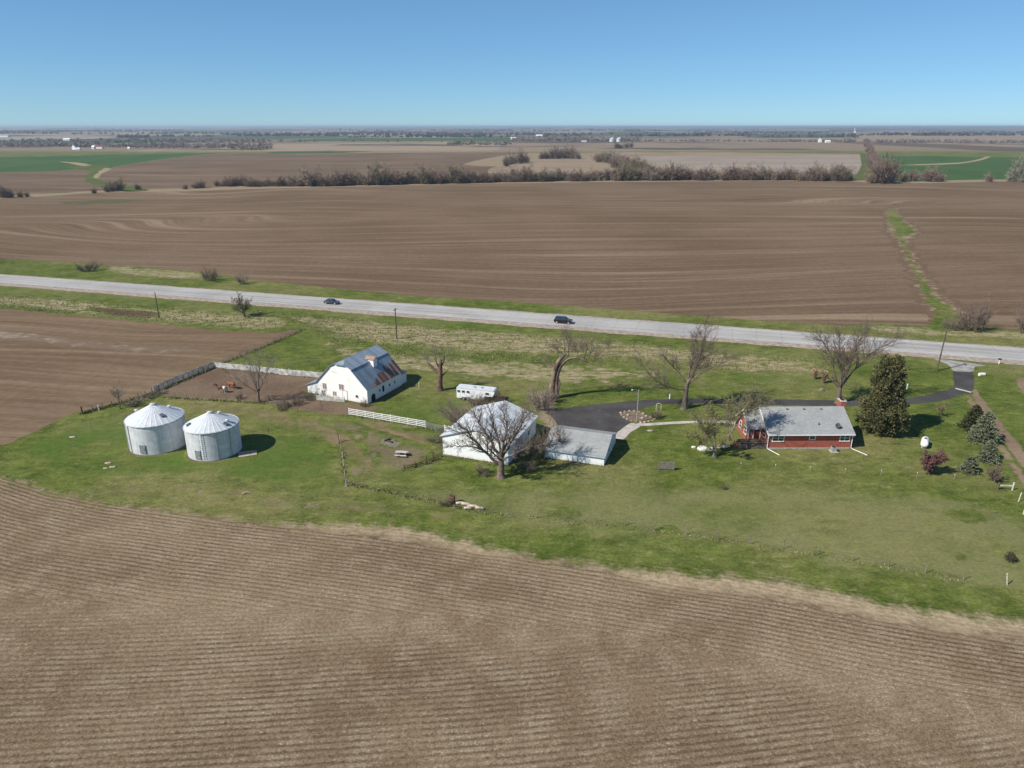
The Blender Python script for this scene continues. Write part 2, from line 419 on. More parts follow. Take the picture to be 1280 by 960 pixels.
sheet('tan_field', PX([(340, 190), (470, 183.6), (640, 181.6), (780, 180), (860, 177.4), (1000, 176.6), (1000, 178.5), (860, 190), (800, 196), (740, 190.5), (690, 190), (560, 190.5)]), .05, M_TAN, step=8, jag=3, grid=60)
sheet('green_wedge', PX([(335, 191.5), (380, 187.6), (470, 188.4), (420, 191)]), .09, M_GREEN, step=8, jag=3, grid=60)
sheet('green_band', PX([(330, 180.8), (420, 172.5), (640, 172.0), (660, 176), (640, 180.4), (560, 181.8), (430, 182.6), (360, 184)]), .09, M_GREEN, step=10, jag=4, grid=90)
sheet('pale_field', PX([(798, 196), (850, 193), (960, 178.6), (1072, 178), (1074, 190), (1077, 205), (1068, 219), (1055, 221), (960, 216), (850, 212), (815, 207)]), .09, M_PALE, step=6, jag=2, grid=60)
sheet('tan_field', PX([(800, 195), (860, 189), (960, 179.5), (1050, 178.2), (870, 186), (940, 191), (1074, 189), (1076, 193), (930, 195)]), .13, M_TAN, step=8, jag=3, grid=60)
sheet('tan_hill_field', PX([(610, 212), (650, 203), (700, 199), (735, 199), (760, 208), (775, 214), (770, 222), (640, 222)]), .06, M_TAN, step=5, jag=2.5, grid=50)
sheet('green_lane', PX([(1073, 177), (1080, 177), (1084, 192), (1087, 215), (1085, 225), (1062, 225.5), (1072, 217), (1077, 205)]), .16, M_MIDGREEN, step=5, jag=2, grid=50)
sheet('wheat_field', PX([(1092, 179), (1280, 179.5), (1700, 181), (1700, 224), (1280, 224), (1160, 226), (1098, 226), (1093, 200)]), .05, M_GREEN, step=6, jag=2, grid=60)
sheet('dry_draw', PX([(1124, 206.4), (1160, 204.8), (1200, 203), (1225, 198.4), (1240, 192.6), (1250, 192.2), (1280, 189), (1400, 186), (1400, 187), (1280, 190.4), (1247, 193.6), (1228, 200), (1200, 204.6), (1160, 206.4)]), .09, M_STRAW, step=5, jag=1.0, grid=50)
sheet('tan_field', PX([(1095, 169), (1280, 168.6), (1700, 168.6), (1700, 176.4), (1280, 177.6), (1100, 177.6)]), .4, M_TAN, step=15, jag=6, grid=150)
sheet('tan_field', PX([(-300, 170.5), (20, 171), (90, 170), (150, 171.5), (60, 175), (-300, 176)]), .4, M_PALE, step=15, jag=6, grid=150)
for o in list(COL.objects):
    if o.name.startswith('tan_field') and o.data.vertices[0].co.z > .35:   # sit on the rolling ground
        for v in o.data.vertices: v.co.z = max(.4, hz(v.co.x, v.co.y) + .8)

# ---- meadow, corral, bare patches, lanes
def meadow_fn(t, p):
    g, _ = grass_color(t, p); q = t.scale(p, (.55, 1.5, 1))
    n = t.noise(q, .38, 6, .78, .3); n2 = t.noise(q, 1.7, 5, .8)
    st = t.mix(t.step(n2, .3, .7), (.195, .155, .085), (.36, .30, .19))
    c = t.mix(t.step(n, .41, .56), g, st)
    return t.mix(1.0, c, t.step(n2, .25, .75, .7, 1.3, False), 'MULTIPLY'), n2
m_meadow = m_soft('meadow_straw', meadow_fn, 5, 6.5, .22)
def lush_fn(t, p):
    g, _ = grass_color(t, p)
    n = t.noise(p, 1.1, 5, .75); m_ = t.noise(p, .09, 4, .6); x, y, z = t.sep(p)
    c = t.mix(t.step(n, .3, .7), (.046, .090, .014), (.088, .132, .025))
    st = t.noise(t.comb(t.math('MULTIPLY', x, .05), t.math('ADD', t.math('MULTIPLY', y, .9), t.math('MULTIPLY', x, .25)), 0.0), 1.0, 3, .6)
    c = t.mix(t.math('MULTIPLY', t.step(st, .5, .62), .35), c, (.095, .120, .040))
    return t.mix(t.step(m_, .40, .62, .15, .85), c, g), n
def pasture_fn(t, p):
    g, _ = grass_color(t, p); n = t.noise(p, .10, 5, .65); n2 = t.noise(p, 1.9, 6, .85)
    c = t.mix(t.step(n, .36, .62, .25, .80), g, t.mix(t.step(n2, .3, .7), (.112, .120, .044), (.225, .205, .098)))
    return c, n2
m_pasture = m_soft('pasture_dry', pasture_fn, 7, 8, .15)
m_lush = m_soft('lush_grass', lush_fn, 3.5, 4.0, .4)
m_patch = m_soft('green_patch', lambda t, p: ((.040, .074, .016), t.noise(p, 1.0)), 3.5, 5.0, .6, k=.62)
sheet('meadow', PX([(300, 384), (340, 390), (480, 402), (640, 414), (760, 424), (900, 438), (1010, 450), (1045, 462), (1000, 470), (930, 467), (860, 458), (760, 450), (660, 446), (560, 440), (480, 432), (420, 424), (385, 410), (330, 400)]), .008, m_meadow, step=1.5, jag=1.0, grid=3)
m_rough = m_soft('rough_straw', meadow_fn, 4, 8.0, .25)
sheet('meadow', PX([(400, 425), (500, 440), (640, 450), (760, 456), (860, 466), (780, 478), (660, 480), (560, 470), (480, 462), (420, 445)]), .012, m_rough, step=1.5, jag=1.0, grid=3)
sheet('meadow', PX([(-200, 362), (0, 368), (100, 374), (200, 384), (330, 392), (380, 404), (330, 414), (250, 409), (190, 402), (100, 394), (0, 384), (-200, 374)]), .008, m_meadow, step=1.5, jag=1.0, grid=3)
m_verge = m_soft('verge_straw', meadow_fn, 3.0, 4.5, .3)
sheet('pasture', PX([(560, 596), (640, 604), (760, 590), (860, 592), (960, 596), (1060, 602), (1160, 606), (1240, 622), (1300, 640), (1420, 700), (1420, 780), (1280, 762), (1165, 752), (1040, 728), (900, 700), (740, 688), (640, 674), (540, 648), (500, 630)]), .004, m_pasture, step=1.5, jag=1.2, grid=3)
sheet('pasture', PX([(330, 508), (420, 520), (470, 518), (520, 530), (556, 546), (552, 570), (600, 588), (560, 606), (500, 596), (440, 592), (424, 560), (380, 530), (330, 520)]), .004, m_pasture, step=1.5, jag=1.0, grid=3)
sheet('lush_grass', PX([(20, 560), (60, 540), (120, 520), (160, 520), (230, 528), (300, 540), (370, 540), (420, 550), (424, 600), (430, 622), (330, 612), (250, 598), (150, 600), (60, 590)]), .006, m_lush, step=1.5, jag=1, grid=3)
sheet('lush_grass', PX([(500, 500), (560, 496), (600, 490), (560, 530), (500, 522), (470, 514)]), .006, m_lush, step=1.5, jag=1, grid=2)
sheet('lush_grass', PX([(-200, 355), (0, 358), (160, 370), (300, 380), (480, 396), (700, 414), (900, 434), (1010, 444), (900, 440), (700, 420), (480, 403), (300, 387), (160, 377), (0, 364), (-200, 362)]), .006, m_lush, step=1.5, jag=.6, grid=3)
sheet('lush_grass', PX([(900, 464), (1000, 470), (1060, 474), (1010, 484), (920, 478)]), .006, m_lush, step=1.5, jag=.6, grid=3)
for pl_ in ([(968, 600), (1010, 598), (1060, 606), (1050, 612), (990, 608)], [(1140, 610), (1180, 604), (1210, 614), (1200, 624), (1160, 620)], [(1180, 640), (1215, 636), (1232, 648), (1210, 654)], [(730, 597), (752, 595), (756, 602), (736, 604)], [(680, 640), (710, 634), (728, 643), (700, 650)], [(815, 660), (840, 656), (850, 664), (826, 668)], [(1014, 686), (1034, 684), (1042, 692), (1020, 695)], [(455, 592), (500, 588), (510, 594), (470, 600)], [(1190, 694), (1206, 693), (1208, 699), (1194, 700)], [(880, 604), (905, 602), (900, 610)]):
    sheet('green_patch', PX(pl_), .010, m_patch, step=.8, jag=.5, grid=1)
sheet('meadow', PX([(1080, 405), (1160, 408), (1280, 414), (1450, 424), (1450, 436), (1280, 426), (1190, 422), (1090, 416)]), .012, m_verge, step=1.5, jag=.8, grid=3)
sheet('meadow', PX([(140, 332), (200, 336), (260, 343), (240, 350), (170, 345), (130, 339)]), .012, m_verge, step=1.5, jag=.8, grid=3)
sheet('bare_bank', PX([(112, 384), (150, 386), (200, 391), (196, 397), (150, 396), (118, 390)]), .014, m_soft('bank_soil', soil_fn((.075, .052, .036), (.11, .075, .05)), 2, 2, .4), step=1, jag=.6, grid=2)
m_corral = m_soft('corral_dirt', soil_fn((.118, .080, .054), (.165, .118, .082), (.22, .17, .12), .3), 1.2, 1.6, .5)
sheet('corral_yard', PX([(268, 459), (330, 465), (410, 471), (400, 482), (390, 496), (480, 508), (470, 517), (420, 520), (372, 514), (325, 504), (250, 499), (194, 496), (186, 492), (228, 475)]), .016, m_corral, step=.8, jag=.4, grid=2)
m_track = m_soft('track_dirt', soil_fn((.15, .115, .072), (.22, .175, .115)), 1.4, 2.4, .45)
sheet('dirt_path', PX([(175, 590), (230, 604), (300, 620), (400, 630), (420, 640), (330, 634), (260, 622), (190, 600)]), .012, m_track, step=1, jag=.5, grid=1.5)
sheet('bare_patch', PX([(395, 528), (440, 527), (470, 536), (520, 552), (545, 566), (530, 582), (480, 590), (455, 570), (440, 548)]), .008, m_soft('worn_grass', soil_fn((.13, .105, .06), (.18, .145, .09)), 3, 4, .3), step=1, jag=.5, grid=1.5)
m_worn = m_soft('worn_yard', lambda t, p: (t.mix(t.step(t.noise(p, .45, 6, .8), .40, .62), (.128, .108, .048), (.205, .150, .092)), t.noise(p, 2.0, 4)), 4, 6, .2, k=1.0)
sheet('worn_grass', PX([(205, 500), (300, 506), (335, 508), (400, 520), (470, 520), (520, 532), (552, 548), (548, 572), (500, 590), (440, 600), (428, 575), (400, 556), (350, 532), (290, 522), (225, 512)]), .007, m_worn, step=1.5, jag=1, grid=2.5)
sheet('worn_grass', PX([(90, 606), (200, 600), (320, 612), (430, 622), (540, 636), (600, 650), (560, 656), (460, 642), (360, 642), (240, 632), (140, 618)]), .007, m_worn, step=1.5, jag=1, grid=2.5)
sheet('worn_grass', PX([(560, 466), (660, 462), (760, 470), (800, 482), (720, 486), (640, 484), (580, 480)]), .007, m_worn, step=1.5, jag=1, grid=2.5)
sheet('bare_patch', PX([(433, 583), (448, 580), (456, 588), (447, 597), (434, 592)]), .016, m_track, step=.6, jag=.4, grid=1)
sheet('bare_patch', PX([(436, 540), (452, 538), (460, 545), (448, 552), (436, 548)]), .016, m_track, step=.6, jag=.4, grid=1)
sheet('bare_patch', PX([(500, 530), (516, 530), (520, 536), (506, 538)]), .016, m_track, step=.6, jag=.4, grid=1)
m_ash = m_soft('ash', soil_fn((.15, .125, .10), (.26, .235, .21), (.46, .44, .41), .6), 1.2, 1.6, .9)
sheet('ash_patch', PX([(472, 552), (482, 546), (497, 549), (505, 556), (492, 561), (476, 558)]), .02, m_ash, step=.5, jag=.3, grid=.7)
sheet('ash_patch', PX([(456, 567), (466, 563), (477, 567), (470, 572), (458, 572)]), .02, m_soft('ash_dull', soil_fn((.14, .12, .09), (.20, .18, .15)), 1.0, 1.5, .9), step=.5, jag=.3, grid=.7)
m_lane = m_soft('lane_dirt', soil_fn((.165, .118, .078), (.225, .168, .115)), .5, .55, .6)
sheet('dirt_lane', PX([(1211, 487), (1220, 484), (1238, 509), (1266, 544), (1300, 586), (1360, 660), (1340, 664), (1284, 592), (1252, 552), (1226, 516)]), .012, m_lane, step=.8, jag=.3, grid=1)
sheet('dirt_lane', PX([(1203, 493), (1211, 491), (1236, 527), (1266, 570), (1300, 618), (1330, 664), (1312, 664), (1284, 618), (1252, 570), (1222, 528)]), .016, m_lane, step=.8, jag=.3, grid=1)
sheet('bare_patch', PX([(1268, 474), (1290, 472), (1310, 500), (1285, 500)]), .016, m_lane, step=.8, jag=.4, grid=1)
sheet('bare_patch', PX([(660, 486), (690, 490), (700, 512), (715, 530), (690, 545), (668, 520)]), .012, m_soft('gravel_straw', soil_fn((.19, .145, .09), (.26, .21, .14)), 1.5, 2.5, .5), step=.8, jag=.4, grid=1)

# ---- highway
RD = [Vector((-186, 250.4)) + (Vector((118.6, 159.3)) - Vector((-186, 250.4))) * t for t in (-1.3, 2.6)]
rdir = (RD[1] - RD[0]).normalized(); rn = Vector((-rdir.y, rdir.x))
RANG = math.atan2(rdir.y, rdir.x)
def ribbon(name, o0, o1, z, mat, a=RD[0], b=RD[1], step=2.0, jag=0.0):
    n = max(2, int((b - a).length / step)); vs = []; fs = []
    for i in range(n + 1):
        c = a.lerp(b, i / n)
        for o in (o0, o1):
            j = jag * mnoise.noise((i * .21 * step, o * 3.1, .5)) + jag * .5 * mnoise.noise((i * .9 * step, o * 1.7, 1.5))
            q = c + rn * (o + j); vs.append((q.x, q.y, z))
    fs = [(2 * i, 2 * i + 2, 2 * i + 3, 2 * i + 1) for i in range(n)]
    m = MB(); m.add(vs, fs); ob = m.build(name, mat); ob['kind'] = 'structure'
    if ob.data.polygons[0].normal.z < 0: ob.data.flip_normals()
    return ob
def m_concrete_road():
    t = NT('road_concrete'); v = t.obj()
    mp = t.n('ShaderNodeMapping'); t.put(mp.inputs['Vector'], v); mp.inputs['Rotation'].default_value = (0, 0, -RANG)
    x, y, z = t.sep(mp.outputs[0])
    n1 = t.noise(v, .08, 4); n2 = t.noise(v, 1.2, 4, .7)
    c = t.mix(t.step(n1, .3, .7), (.315, .302, .288), (.385, .37, .352))
    c = t.mix(1.0, c, t.step(n2, .2, .8, .88, 1.12, False), 'MULTIPLY')
    streak = t.noise(t.comb(t.math('MULTIPLY', x, .01), t.math('MULTIPLY', y, .9), 0.0), 1.0, 3)
    c = t.mix(t.math('MULTIPLY', t.step(streak, .46, .64), .55), c, (.19, .18, .172))
    jx = t.math('ABSOLUTE', t.math('SUBTRACT', t.math('FRACT', t.math('DIVIDE', x, 6.0)), .5))
    c = t.mix(t.math('MULTIPLY', t.step(jx, .015, .006), .5), c, (.15, .14, .135))
    t.color(c).set(Roughness=.8); t.bump(n2, .2, .02)
    return t.m
m_gravel = plain('gravel', (.30, .245, .20), .3, .8, .95, bump=.5, bsc=6)
ribbon('road_shoulder', -8.3, 7.2, .02, m_gravel, step=1.0, jag=.55)
road = ribbon('road', -5.3, 6.0, .12, m_concrete_road())
kb = MB()   # the slab's own sides, so that it is a real step above the shoulder
m_yel = plain('line_yellow', (.50, .36, .06), .3, 1.0); m_wht = plain('line_white', (.62, .62, .60), .25, 1.0)
L = (RD[1] - RD[0]).length
for nm, o0, o1 in (('road_edge', -5.3, -5.3), ('road_edge', 6.0, 6.0)):
    b = MB(); e0, e1 = RD[0] + rn * o0, RD[1] + rn * o0
    b.add([(e0.x, e0.y, .0), (e1.x, e1.y, .0), (e1.x, e1.y, .119), (e0.x, e0.y, .119)], [(0, 1, 2, 3)]); b.build(nm, m_gravel)['kind'] = 'structure'
for o in (-4.0, 4.7): ribbon('road_line', o, o + .13, .124, m_wht)
b = MB(); k = 0
while k < L - 4:
    q = RD[0] + rdir * k; e = q + rdir * 3.0
    for s in (.28, .41): pass
    vs = [q + rn * .30, e + rn * .30, e + rn * .43, q + rn * .43]
    b.add([(p.x, p.y, .125) for p in vs], [(0, 1, 2, 3)]); k += 12
b.build('road_line', m_yel)['kind'] = 'structure'

# ---- drive, walk
def m_asphalt():
    t = NT('asphalt'); p = t.pos()
    c = t.mix(t.step(t.noise(p, .15, 4, .6), .3, .7), (.042, .038, .037), (.072, .066, .064))
    c = t.mix(1.0, c, t.step(t.noise(p, 2.5, 4, .7), .2, .8, .8, 1.2, False), 'MULTIPLY')
    c = t.mix(t.math('MULTIPLY', t.step(t.noise(p, .33, 5, .7), .60, .72), .45), c, (.19, .17, .155))
    t.color(c).set(Roughness=.9); return t.m
M_ASPH = m_asphalt()
DRIVE = [(681, 515.5), (721, 508.5), (800, 500.5), (851, 498.6), (900, 498.4), (950, 498.8), (1040, 500.6), (1090, 500.4), (1127, 498.6), (1150, 495.6), (1171, 490.6), (1188, 486), (1193, 481), (1192, 463), (1214.5, 464), (1216.5, 487), (1206, 491.5), (1190, 497.5), (1171, 502),
         (1150, 504), (1127, 505.2), (1090, 506.6), (1040, 507), (950, 506.2), (900, 505), (851, 504), (823, 505.5), (798, 512.4), (782, 516.5), (775, 520.5), (790, 527.6), (772, 546), (740, 556), (705, 548), (697, 531), (688, 520)]
sheet('driveway', PX(DRIVE), .024, M_ASPH, step=.5, jag=.10, grid=4, jsc=2)
sheet('driveway_apron', PX([(1166, 447.5), (1180, 449.5), (1232, 457), (1219, 458.5), (1215, 464.5), (1192, 463.5), (1186, 457)]), .028, plain('apron_gravel', (.27, .25, .235), .3, .6, .95), step=.5, jag=.15, grid=4)
m_conc = plain('path_concrete', (.40, .36, .32), .2, .8, .9, bump=.2)
def path(name, pts, w, z, mat):
    P = [G(*p).xy for p in pts]; left, right = [], []
    for i, p in enumerate(P):
        d = (P[min(i + 1, len(P) - 1)] - P[max(i - 1, 0)]).normalized(); nn = Vector((-d.y, d.x))
        left.append(p + nn * w / 2); right.append(p - nn * w / 2)
    return sheet(name, left + right[::-1], z, mat, step=.4, jag=.04, grid=5)
path('path', [(772, 548), (782, 539), (795, 530.5)], 1.9, .032, m_conc)
path('path', [(797, 531), (815, 530.5), (843, 528.6), (880, 527.4), (905, 527.5), (925, 530)], 1.1, .036, m_conc)
path('path', [(1194, 485.5), (1206, 488.5), (1214, 490.5)], .7, .036, plain('joint_concrete', (.45, .42, .38), .2, 1.0))

# ------------------------------------------------------------------ common materials
def m_siding(name, c, dirt=(.45, .42, .36), per=.22, amt=.35, vertical=False):
    t = NT(name); v = t.obj(); x, y, z = t.sep(v)
    ax = t.math('ADD', x, y) if vertical else z
    fr = t.math('FRACT', t.math('DIVIDE', ax, per))
    groove = t.step(t.math('ABSOLUTE', t.math('SUBTRACT', fr, .5)), .42, .5)
    n = t.noise(t.scale(v, (1, 1, .35)), 1.1, 5, .65)
    cc = t.mix(t.math('MULTIPLY', t.step(n, .52, .75), amt), c, dirt)
    low = t.math('MULTIPLY', t.step(t.math('ADD', z, t.math('MULTIPLY', t.noise(v, 1.5, 3), .8)), 1.0, .3), .45)
    cc = t.mix(low, cc, dirt)
    cc = t.mix(t.math('MULTIPLY', groove, .30), cc, dirt)
    t.color(cc).set(Roughness=.6); t.bump(t.math('MULTIPLY', groove, -1.0), .5, .02)
    return t.m
M_WHITE = plain('white_paint', (.74, .74, .72), .08, 2.5, .55)
M_BARNWHITE = m_siding('barn_boards', (.78, .775, .75), per=.25, vertical=True)
M_SHEDWHITE = m_siding('shed_metal_walls', (.76, .78, .78), per=.30, amt=.22, vertical=True)
M_GARAGEWALL = m_siding('garage_siding', (.72, .75, .76), per=.2, amt=.22)
M_GLASS = NT('window_glass'); M_GLASS.color((.03, .04, .05)).set(Roughness=.08); M_GLASS.b.inputs['Specular IOR Level'].default_value = .6; M_GLASS = M_GLASS.m
M_DARK = plain('dark_opening', (.016, .015, .014), .3)
M_SHUTTER = plain('weathered_shutter', (.23, .16, .14), .35, 4.0)
M_WOOD = plain('grey_wood', (.19, .165, .14), .35, 4.0, .9, bump=.4)
M_BROWNWOOD = plain('brown_wood', (.13, .085, .055), .35, 4.0, .9, bump=.4)
M_PALEWOOD = plain('pale_boards', (.40, .31, .23), .3, 3.0, .9, bump=.3)
M_BLACK = plain('black_plastic', (.02, .02, .02), .2)
M_GREYMETAL = plain('grey_metal', (.28, .28, .28), .25, 3.0, .5, .6)
M_STEEL = plain('galvanised', (.45, .46, .47), .2, 3.0, .45, .7)
M_STONE = plain('pale_stone', (.36, .285, .235), .3, 3.0, .9, bump=.5)

def m_roofmetal(name, c, rust=None, along='y', per=.7, shift=.0):
    t = NT(name); v = t.obj(); x, y, z = t.sep(v); ax = y if along == 'y' else x
    fr = t.math('FRACT', t.math('DIVIDE', ax, per)); cell = t.math('FLOOR', t.math('DIVIDE', ax, per))
    rib = t.step(t.math('ABSOLUTE', t.math('SUBTRACT', fr, .5)), .38, .48)
    n = t.noise(v, .9, 5, .6)
    cc = t.mix(t.step(n, .3, .7), tuple(a * .84 for a in c), c)
    wn = t.n('ShaderNodeTexWhiteNoise', noise_dimensions='1D'); t.put(wn.inputs['W'], cell)
    cc = t.mix(1.0, cc, t.step(wn.outputs['Value'], 0, 1, .84, 1.12, False), 'MULTIPLY')
    if rust:
        # rust runs up whole sheets from the eave, farther up on the sheets towards the back
        wn2 = t.n('ShaderNodeTexWhiteNoise', noise_dimensions='1D'); t.put(wn2.inputs['W'], t.math('ADD', cell, 7.3))
        top = t.math('ADD', t.math('MULTIPLY', t.step(y, 1.5, 11, smooth=False), 1.9), t.math('MULTIPLY', wn2.outputs['Value'], .7))
        zz = t.math('SUBTRACT', z, rust)
        m = t.math('MULTIPLY', t.step(t.math('SUBTRACT', zz, top), .25, -.15), t.step(y, 1.4, 1.6))
        nr = t.noise(v, 2.5, 5, .7)
        rc = t.mix(t.step(nr, .3, .7), (.11, .040, .024), (.24, .095, .05))
        rc = t.mix(t.step(wn.outputs['Value'], .62, .70), rc, (.33, .25, .21))
        cc = t.mix(m, cc, rc)
    cc = t.mix(t.math('MULTIPLY', rib, .35), cc, tuple(a * .45 for a in c))
    t.color(cc).set(Roughness=.5, Metallic=.25)
    t.b.inputs['Specular IOR Level'].default_value = .35
    t.bump(rib, .7, .03)
    return t.m
def m_shingle(name, a, b):
    t = NT(name); v = t.obj()
    br = t.n('ShaderNodeTexBrick'); x, y, z = t.sep(v)
    t.put(br.inputs['Vector'], t.comb(x, t.math('MULTIPLY', t.math('ADD', z, t.math('MULTIPLY', y, .3)), 2.0), 0.0))
    br.inputs['Scale'].default_value = 1.6; br.inputs['Mortar Size'].default_value = .012
    t.put(br.inputs['Color1'], a); t.put(br.inputs['Color2'], b); t.put(br.inputs['Mortar'], tuple(k * .6 for k in a))
    n = t.noise(v, .5, 5, .7)
    c = t.mix(1.0, br.outputs['Color'], t.step(n, .25, .75, .84, 1.14, False), 'MULTIPLY')
    c = t.mix(1.0, c, t.step(t.noise(v, 14, 3, .7), .2, .8, .85, 1.15, False), 'MULTIPLY')
    t.color(c).set(Roughness=.9); return t.m
M_SHINGLE = m_shingle('roof_shingles', (.250, .258, .260), (.310, .315, .312))
M_GSHINGLE = m_shingle('garage_shingles', (.255, .265, .262), (.315, .322, .315))
def m_brick():
    t = NT('red_brick'); v = t.obj(); x, y, z = t.sep(v)
    br = t.n('ShaderNodeTexBrick'); t.put(br.inputs['Vector'], t.comb(t.math('ADD', x, y), z, 0.0))
    br.inputs['Scale'].default_value = 3.2; br.inputs['Mortar Size'].default_value = .012
    t.put(br.inputs['Color1'], (.38, .090, .056)); t.put(br.inputs['Color2'], (.26, .064, .043)); t.put(br.inputs['Mortar'], (.33, .20, .16))
    c = t.mix(1.0, br.outputs['Color'], t.step(t.noise(v, 1.2, 5, .7), .25, .75, .8, 1.2, False), 'MULTIPLY')
    t.color(c).set(Roughness=.85); return t.m
M_BRICK = m_brick()

# ------------------------------------------------------------------ windows on walls
def window(parent, face, c, w, h, frame=.09, mull=1, bars=0, glass=None, fm=None, name='window', d=.06):
    """face: 'front' (-y), 'left' (-x), 'right' (+x); c = (along, offset of plane, z centre)"""
    a, o, z = c
    def bx(m, a0, a1, z0, z1, d0, d1):
        if face == 'front': m.box(a0, o - d1, z0, a1, o - d0, z1)
        elif face == 'left': m.box(o - d1, a0, z0, o - d0, a1, z1)
        else: m.box(o + d0, a0, z0, o + d1, a1, z1)
    x0, x1, z0, z1 = a - w / 2, a + w / 2, z - h / 2, z + h / 2
    m = MB()
    bx(m, x0 - frame, x1 + frame, z1, z1 + frame, 0, d); bx(m, x0 - frame, x1 + frame, z0 - frame, z0, 0, d + .03)
    bx(m, x0 - frame, x0, z0, z1, 0, d); bx(m, x1, x1 + frame, z0, z1, 0, d)
    for i in range(1, mull + 1):
        q = x0 + (x1 - x0) * i / (mull + 1); bx(m, q - .05, q + .05, z0, z1, 0, d - .01)
    for i in range(1, bars + 1):
        q = z0 + (z1 - z0) * i / (bars + 1); bx(m, x0, x1, q - .025, q + .025, 0, d - .02)
    wf = m.build(name, fm or M_WHITE, parent)
    g = MB(); bx(g, x0, x1, z0, z1, .004, .02); g.build('pane', glass or M_GLASS, wf)
    return wf

# ================================================================== BUILDINGS
# ---- barn (local: x across the gable, y back along the ridge)
BX, BY, BA, BW, BD, BZE, BZR, BO, BZB = -38.2, 133.3, R(-25), 11.76, 11.8, 3.06, 7.69, 2.67, 6.31
barn = thing('barn', 'white gambrel barn with grey metal roof rusting along its lower slope', 'barn', (BX, BY, 0), BA)
mid = BW / 2
def barn_local(px, py, v=0.0):
    """point on the gable plane seen at a photo position"""
    ca, sa = math.cos(BA), math.sin(BA); d = ray(px, py)
    # plane: (p - origin).vdir = v
    vd = Vector((-sa, ca, 0)); o = Vector((BX, BY, 0)); cam = Vector((0, 0, H))
    t = (v - (cam - o).dot(vd)) / d.dot(vd); p = cam + d * t - o
    return p.x * ca + p.y * sa, p.z
m = MB()
prof = [(0, 0), (BW, 0), (BW, BZE), (mid + BO, BZB), (mid + 1.0, 7.15), (mid - 1.0, 7.15), (mid - BO, BZB), (0, BZE)]
m.prism(prof, 0, BD, 'y'); m.build('wall', M_BARNWHITE, barn)
MR = m_roofmetal('barn_roof_metal', (.30, .36, .42)); MRR = m_roofmetal('barn_roof_rust', (.27, .325, .375), rust=2.9)
ov = .28
def slope(name, p0, p1, v0, v1, mat, th=.10, up=.10):
    m = MB(); (u0, z0), (u1, z1) = p0, p1
    m.slab([(u0, v0, z0 + up), (u0, v1, z0 + up), (u1, v1, z1 + up), (u1, v0, z1 + up)][::(1 if u1 < u0 else -1)], th)
    return m.build(name, mat, barn)
ex = 2.65 / (BZB - BZE) * 0
slope('lower_roof', (mid + BO, BZB), (BW + .32, BZE - .33), -ov, BD + ov, MRR)
slope('lower_roof', (mid - BO, BZB), (-.32, BZE - .33), -ov, BD + ov, MR)
# upper slopes with the clipped front end
for s in (1, -1):
    m = MB(); q = [(mid + s * (BO + .02), -ov, BZB + .12), (mid + s * (BO + .02), BD + ov, BZB + .12), (mid, BD + ov, BZR + .12), (mid, 1.5, BZR + .12), (mid + s * 1.15, -ov, BZB + .12 + (BZR - BZB) * (1 - 1.15 / BO))]
    m.slab(q if s < 0 else q[::-1], .1); m.build('upper_roof', MR, barn)
zc = BZB + .12 + (BZR - BZB) * (1 - 1.15 / BO)
m = MB(); m.slab([(mid - 1.15, -ov - .15, zc - .02), (mid + 1.15, -ov - .15, zc - .02), (mid, 1.48, BZR + .10)], .08); m.build('hood_roof', MR, barn)
# lean-to on the far left, small annexe at the back right
m = MB(); m.prism([(-2.9, 0), (-.004, 0), (-.004, 2.75), (-2.9, 1.7)], .3, BD - 1, 'y'); lt = m.build('lean_to', M_BARNWHITE, barn)
m = MB(); m.slab([(-3.2, 0, 1.68), (-.1, 0, 2.84), (-.1, BD - .7, 2.84), (-3.2, BD - .7, 1.68)], .08); m.build('lean_to_roof', MR, barn)
m = MB(); m.prism([(BW - 3.2, 0), (BW - .3, 0), (BW - .3, 2.1), (BW - 3.2, 2.6)], BD + .004, BD + 2.2, 'y'); an = m.build('annexe', M_BARNWHITE, barn)
m = MB(); m.slab([(BW - 3.3, BD + .35, 2.74), (BW - .1, BD + .35, 2.20), (BW - .1, BD + 2.4, 2.20), (BW - 3.3, BD + 2.4, 2.74)], .07); m.build('annexe_roof', MR, barn)
# hay dormer on the right slope
cu, cv = mid + BO + .25, 6.2
m = MB(); m.prism([(cv - .6, 5.2), (cv + .6, 5.2), (cv + .6, 7.0), (cv, 7.35), (cv - .6, 7.0)], cu - 1.2, cu + .75, 'x'); dm = m.build('dormer', M_BARNWHITE, barn)
m = MB()
m.slab([(cu - 1.3, cv - .78, 6.95), (cu + .95, cv - .78, 6.95), (cu + .95, cv, 7.45), (cu - 1.3, cv, 7.45)], .06)
m.slab([(cu - 1.3, cv, 7.45), (cu + .95, cv, 7.45), (cu + .95, cv + .78, 6.95), (cu - 1.3, cv + .78, 6.95)], .06)
m.build('dormer_roof', plain('rusty_roof', (.30, .19, .15), .3, 3.0), dm)
M_BARNFRAME = plain('barn_trim', (.60, .55, .50), .2)
for (px, py, w, h, gl) in ((405.7, 482.3, .75, 1.1, M_SHUTTER), (404.6, 490.2, .7, .75, M_SHUTTER), (418.4, 491.8, .75, .8, M_SHUTTER), (426.8, 483.7, 1.0, 1.05, M_SHUTTER), (446.2, 495.4, .5, .5, M_DARK), (405.2, 497.6, .5, .55, M_DARK)):
    a, z = barn_local(px, py); z = max(z, h / 2 + .12)
    window(barn, 'front', (a, -.003, z), w, h, .07, 1 if gl is M_SHUTTER else 0, 0, gl, M_BARNFRAME)
for (a, z, w, h) in ((4.0, 1.5, .4, .45), (5.2, 1.45, .65, 1.2), (7.4, 1.5, .4, .45), (9.2, 1.5, .4, .45)):
    window(barn, 'right', (a, BW + .003, z), w, h, .06, 0, 0, M_DARK, M_BARNFRAME)
